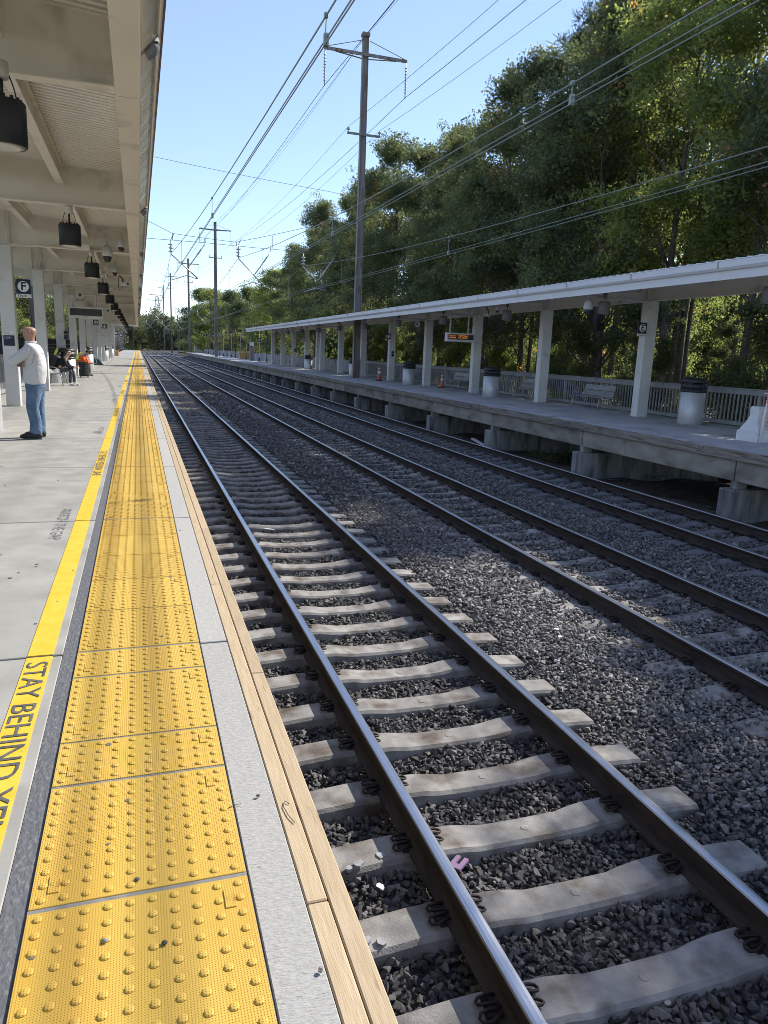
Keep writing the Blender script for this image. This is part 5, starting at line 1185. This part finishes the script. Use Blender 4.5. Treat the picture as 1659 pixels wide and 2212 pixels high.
# front row: world (y, top z, kind); tops follow the outline against the sky; unseen nearest ones sized to shade the tracks
row1 = [(-6,15.5,'oakB'),(-1.5,16.2,'oakA'),(3,16,'oakB'),(9.1,17.4,'oakA'),(12.0,14.2,'oakB'),(14.9,10.2,'thin'),(18.2,15.6,'oakB'),(21.8,17.6,'oakB'),(24.4,18.3,'yel'),(28.0,18.4,'yel'),(31.6,18.3,'oakC'),(34.6,17.6,'oakC'),(38.6,17.8,'oakA'),(42.7,18.0,'oakB'),(46.8,16.9,'oakA'),
        (51.0,16.8,'oakC'),(55.5,18.6,'oakB'),(60.5,18.4,'oakA'),(65.8,20.0,'oakA'),(71.5,18.6,'oakC'),(77.5,17.6,'oakB'),(83.8,18.4,'oakA'),(90.5,19.2,'oakC'),(98,17.2,'oakA'),(106,16.2,'oakC')]
for i, (y, zt, k) in enumerate(row1):
    x = 22.3+TR.uniform(-1.2, 1.4) + (0 if y > 16 else .5)
    put(k, x, y, zt+1.6, TR.uniform(0, 6.28), '%s, front row behind the far platform, %s from the right' % (KN[k], nth(i)), wide=1.05)  # the nearest ones, first from the right, are unseen and sized for shade
row2 = [(26,21.5,'pine'),(34,21.5,'yel'),(42.5,24.2,'pine'),(52,20.6,'oakB'),(65,21.6,'oakA'),(80,20.5,'oakC'),(97,19.5,'oakC')]
for i, (y, zt, k) in enumerate(row2): put(k, 29.0+TR.uniform(-1.5, 1.5), y, zt+1.6, TR.uniform(0, 6.28), '%s in the second row of the wood, the %s from the right' % (KN[k], nth(i)), wide=1.1)
row3 = [(29,22,'yel'),(50,24,'yel'),(68,23,'oakB'),(84,23,'oakC')]
for i, (y, zt, k) in enumerate(row3): put(k, 38+TR.uniform(-2, 2), y, zt+1.6, TR.uniform(0, 6.28), '%s deep in the wood, the %s from the right' % (KN[k], nth(i)), wide=1.25)
# understorey saplings along the fence
i = 0
for y in np.arange(9, 74, 3.3):
    k = 'thiny' if TR.random() < .55 else 'thin'; put(k, TR.uniform(18.6, 20.6) if i % 2 else TR.uniform(24, 27), y+TR.uniform(-1, 1), TR.uniform(4.2, 7.4), TR.uniform(0, 6.28), '%s just behind the far fence, the %s from the right' % (KN[k], nth(i)), 'saplings behind the opposite fence'); i += 1
# bare trunks deep in the wood
bt = MB().tube([(0,0,0),(.1,.05,5),(.0,.1,11),(.15,0,16)], [.17,.13,.10,.05], 7).mesh('trunk', K['bark'])
for i in range(28):
    t = thing('tree_trunk', 'bare dark trunk deep between the trees of the wood, the %s from the right' % nth(i), 'tree trunk', (TR.uniform(23.5, 42), 12+i*2.2+TR.uniform(-.6, .6), -1.6), TR.uniform(0, 6), 'bare trunks inside the wood'); s = TR.uniform(.7, 1.3); t.scale = (s, s, 1); link('trunk', bt, t)
# distance: right side beyond the wood, then both sides of the curve
far = [(24,116,16.5,'mid'),(22,127,15,'midy'),(26,138,16,'mid'),(21,150,13.5,'mid'),(24,162,14,'midy'),(20.5,176,14.5,'mid'),(23,190,15,'mid'),(19,205,17,'midy'),(22,221,16.5,'mid'),(18.5,238,19,'mid'),(23,256,15,'midy'),(20,275,14,'mid'),(26,296,13,'mid'),(30,320,13,'midy'),(35,340,13,'mid')]
for i, (x, y, zt, k) in enumerate(far): put(k, x, y, zt+1.4, TR.uniform(0, 6.28), '%s past the far canopy, the %s into the distance' % (KN[k], nth(i)), 'trees along the line in the distance', wide=1.3)
for i, (x, y, zt, k) in enumerate([(-9.5,26,7.5,'midy'),(-11,34,8.5,'midy'),(-9.2,43,7,'mid'),(-11.5,53,9,'midy'),(-10,64,8,'mid'),(-12,78,9,'midy'),(-10,94,9,'mid'),(-13,112,10,'midy'),(-11,135,9,'mid'),(-13,160,10,'mid'),(-10,190,10,'midy'),(-15,19,9,'midy'),(-16,46,11,'mid'),(-17,70,11,'midy')]):
    put(k, x, y, zt+1, TR.uniform(0, 6.28), '%s left of the near platform, the %s from the camera' % (KN[k], nth(i)), 'sunlit trees left of the near platform', z=-1.0, wide=1.2)
def mass(name, label, pts, sc, mtl, variants):
    N = len(pts); rot = np.stack([TR.normal(0, .6, N), TR.normal(0, .6, N), TR.uniform(0, 6.28, N)], 1)
    o = scatter_obj(name, scatter_mesh(name, variants, pts, rot, TR.uniform(.6, 1.4, N)*sc, TR.normal(.45, .22, N).clip(0, 1), [mtl])); tag(o, label, 'woodland', kind='stuff'); return o
def hillmass(n, xr, yr, h, bump, sink=-1.5):
    out = []
    for k in range(n):
        cx, cy = TR.uniform(*xr), TR.uniform(*yr); hh = h(cx, cy)*TR.uniform(.75, 1.1); rr = TR.uniform(3, 6)
        m = 42; d = TR.normal(size=(m, 3)); d /= np.linalg.norm(d, axis=1)[:, None]; d[:, 2] *= 1.2
        q = np.array([cx, cy, hh-rr])+d*rr*TR.uniform(.6, 1, (m, 1)); lo = np.stack([TR.uniform(-rr, rr, 16)+cx, TR.uniform(-2, 2, 16)+cy, TR.uniform(sink, max(hh-rr, 1), 16)], 1); out += [q, lo]
    return np.concatenate(out)
mass('distant_woodland', 'band of hazy green trees closing the view at the end of the tracks', hillmass(210, (-90, 90), (430, 520), lambda x, y: 13+4*math.sin(x*.05+1)+2*math.sin(x*.21), 1), 1.6, K['farleaf'], SPRF)
mass('distant_woodland', 'low trees left of the line beyond the near platform', hillmass(46, (-40, -7), (210, 420), lambda x, y: 11, 1), 1.3, K['farleaf'], SPRF)
mass('wood_background', 'dense dark foliage filling the depth of the wood behind the opposite platform', hillmass(190, (43, 58), (14, 190), lambda x, y: 12+2*math.sin(y*.13), 1), .9, K['leafy'], SPRB)
mass('wood_background', 'dark lower foliage at the very back of the wood', hillmass(150, (58, 70), (24, 200), lambda x, y: 14, 1), 1.0, K['leaf'], SPRF)
pts = np.stack([TR.uniform(17.2, 30, 1100), TR.uniform(6, 110, 1100), TR.uniform(-1.5, .2, 1100)], 1)
mass('undergrowth', 'low leafy undergrowth behind the fence of the opposite platform', pts, 1.0, K['leaf'], SPR)
pts = np.stack([TR.uniform(27, 42, 900), TR.uniform(14, 120, 900), TR.uniform(-1.2, 5.5, 900)], 1)
mass('understorey', 'scattered yellow-green leaves low between the trunks of the wood', pts, .9, K['leafy'], SPR)
mass('wood_background', 'dark woodland far behind the end of the opposite canopy', hillmass(110, (32, 62), (175, 340), lambda x, y: 12, 1), 1.2, K['leaf'], SPRF)
pts = np.stack([11.9+TR.uniform(0, 1.5, 60), 20.5+TR.uniform(-.9, .9, 60), -1.55+TR.uniform(0, .25, 60)], 1)
o = mass('weeds', 'small dark weeds growing by a pier under the opposite platform', pts, .35, K['leaf'], SPR); o['category'] = 'weeds'
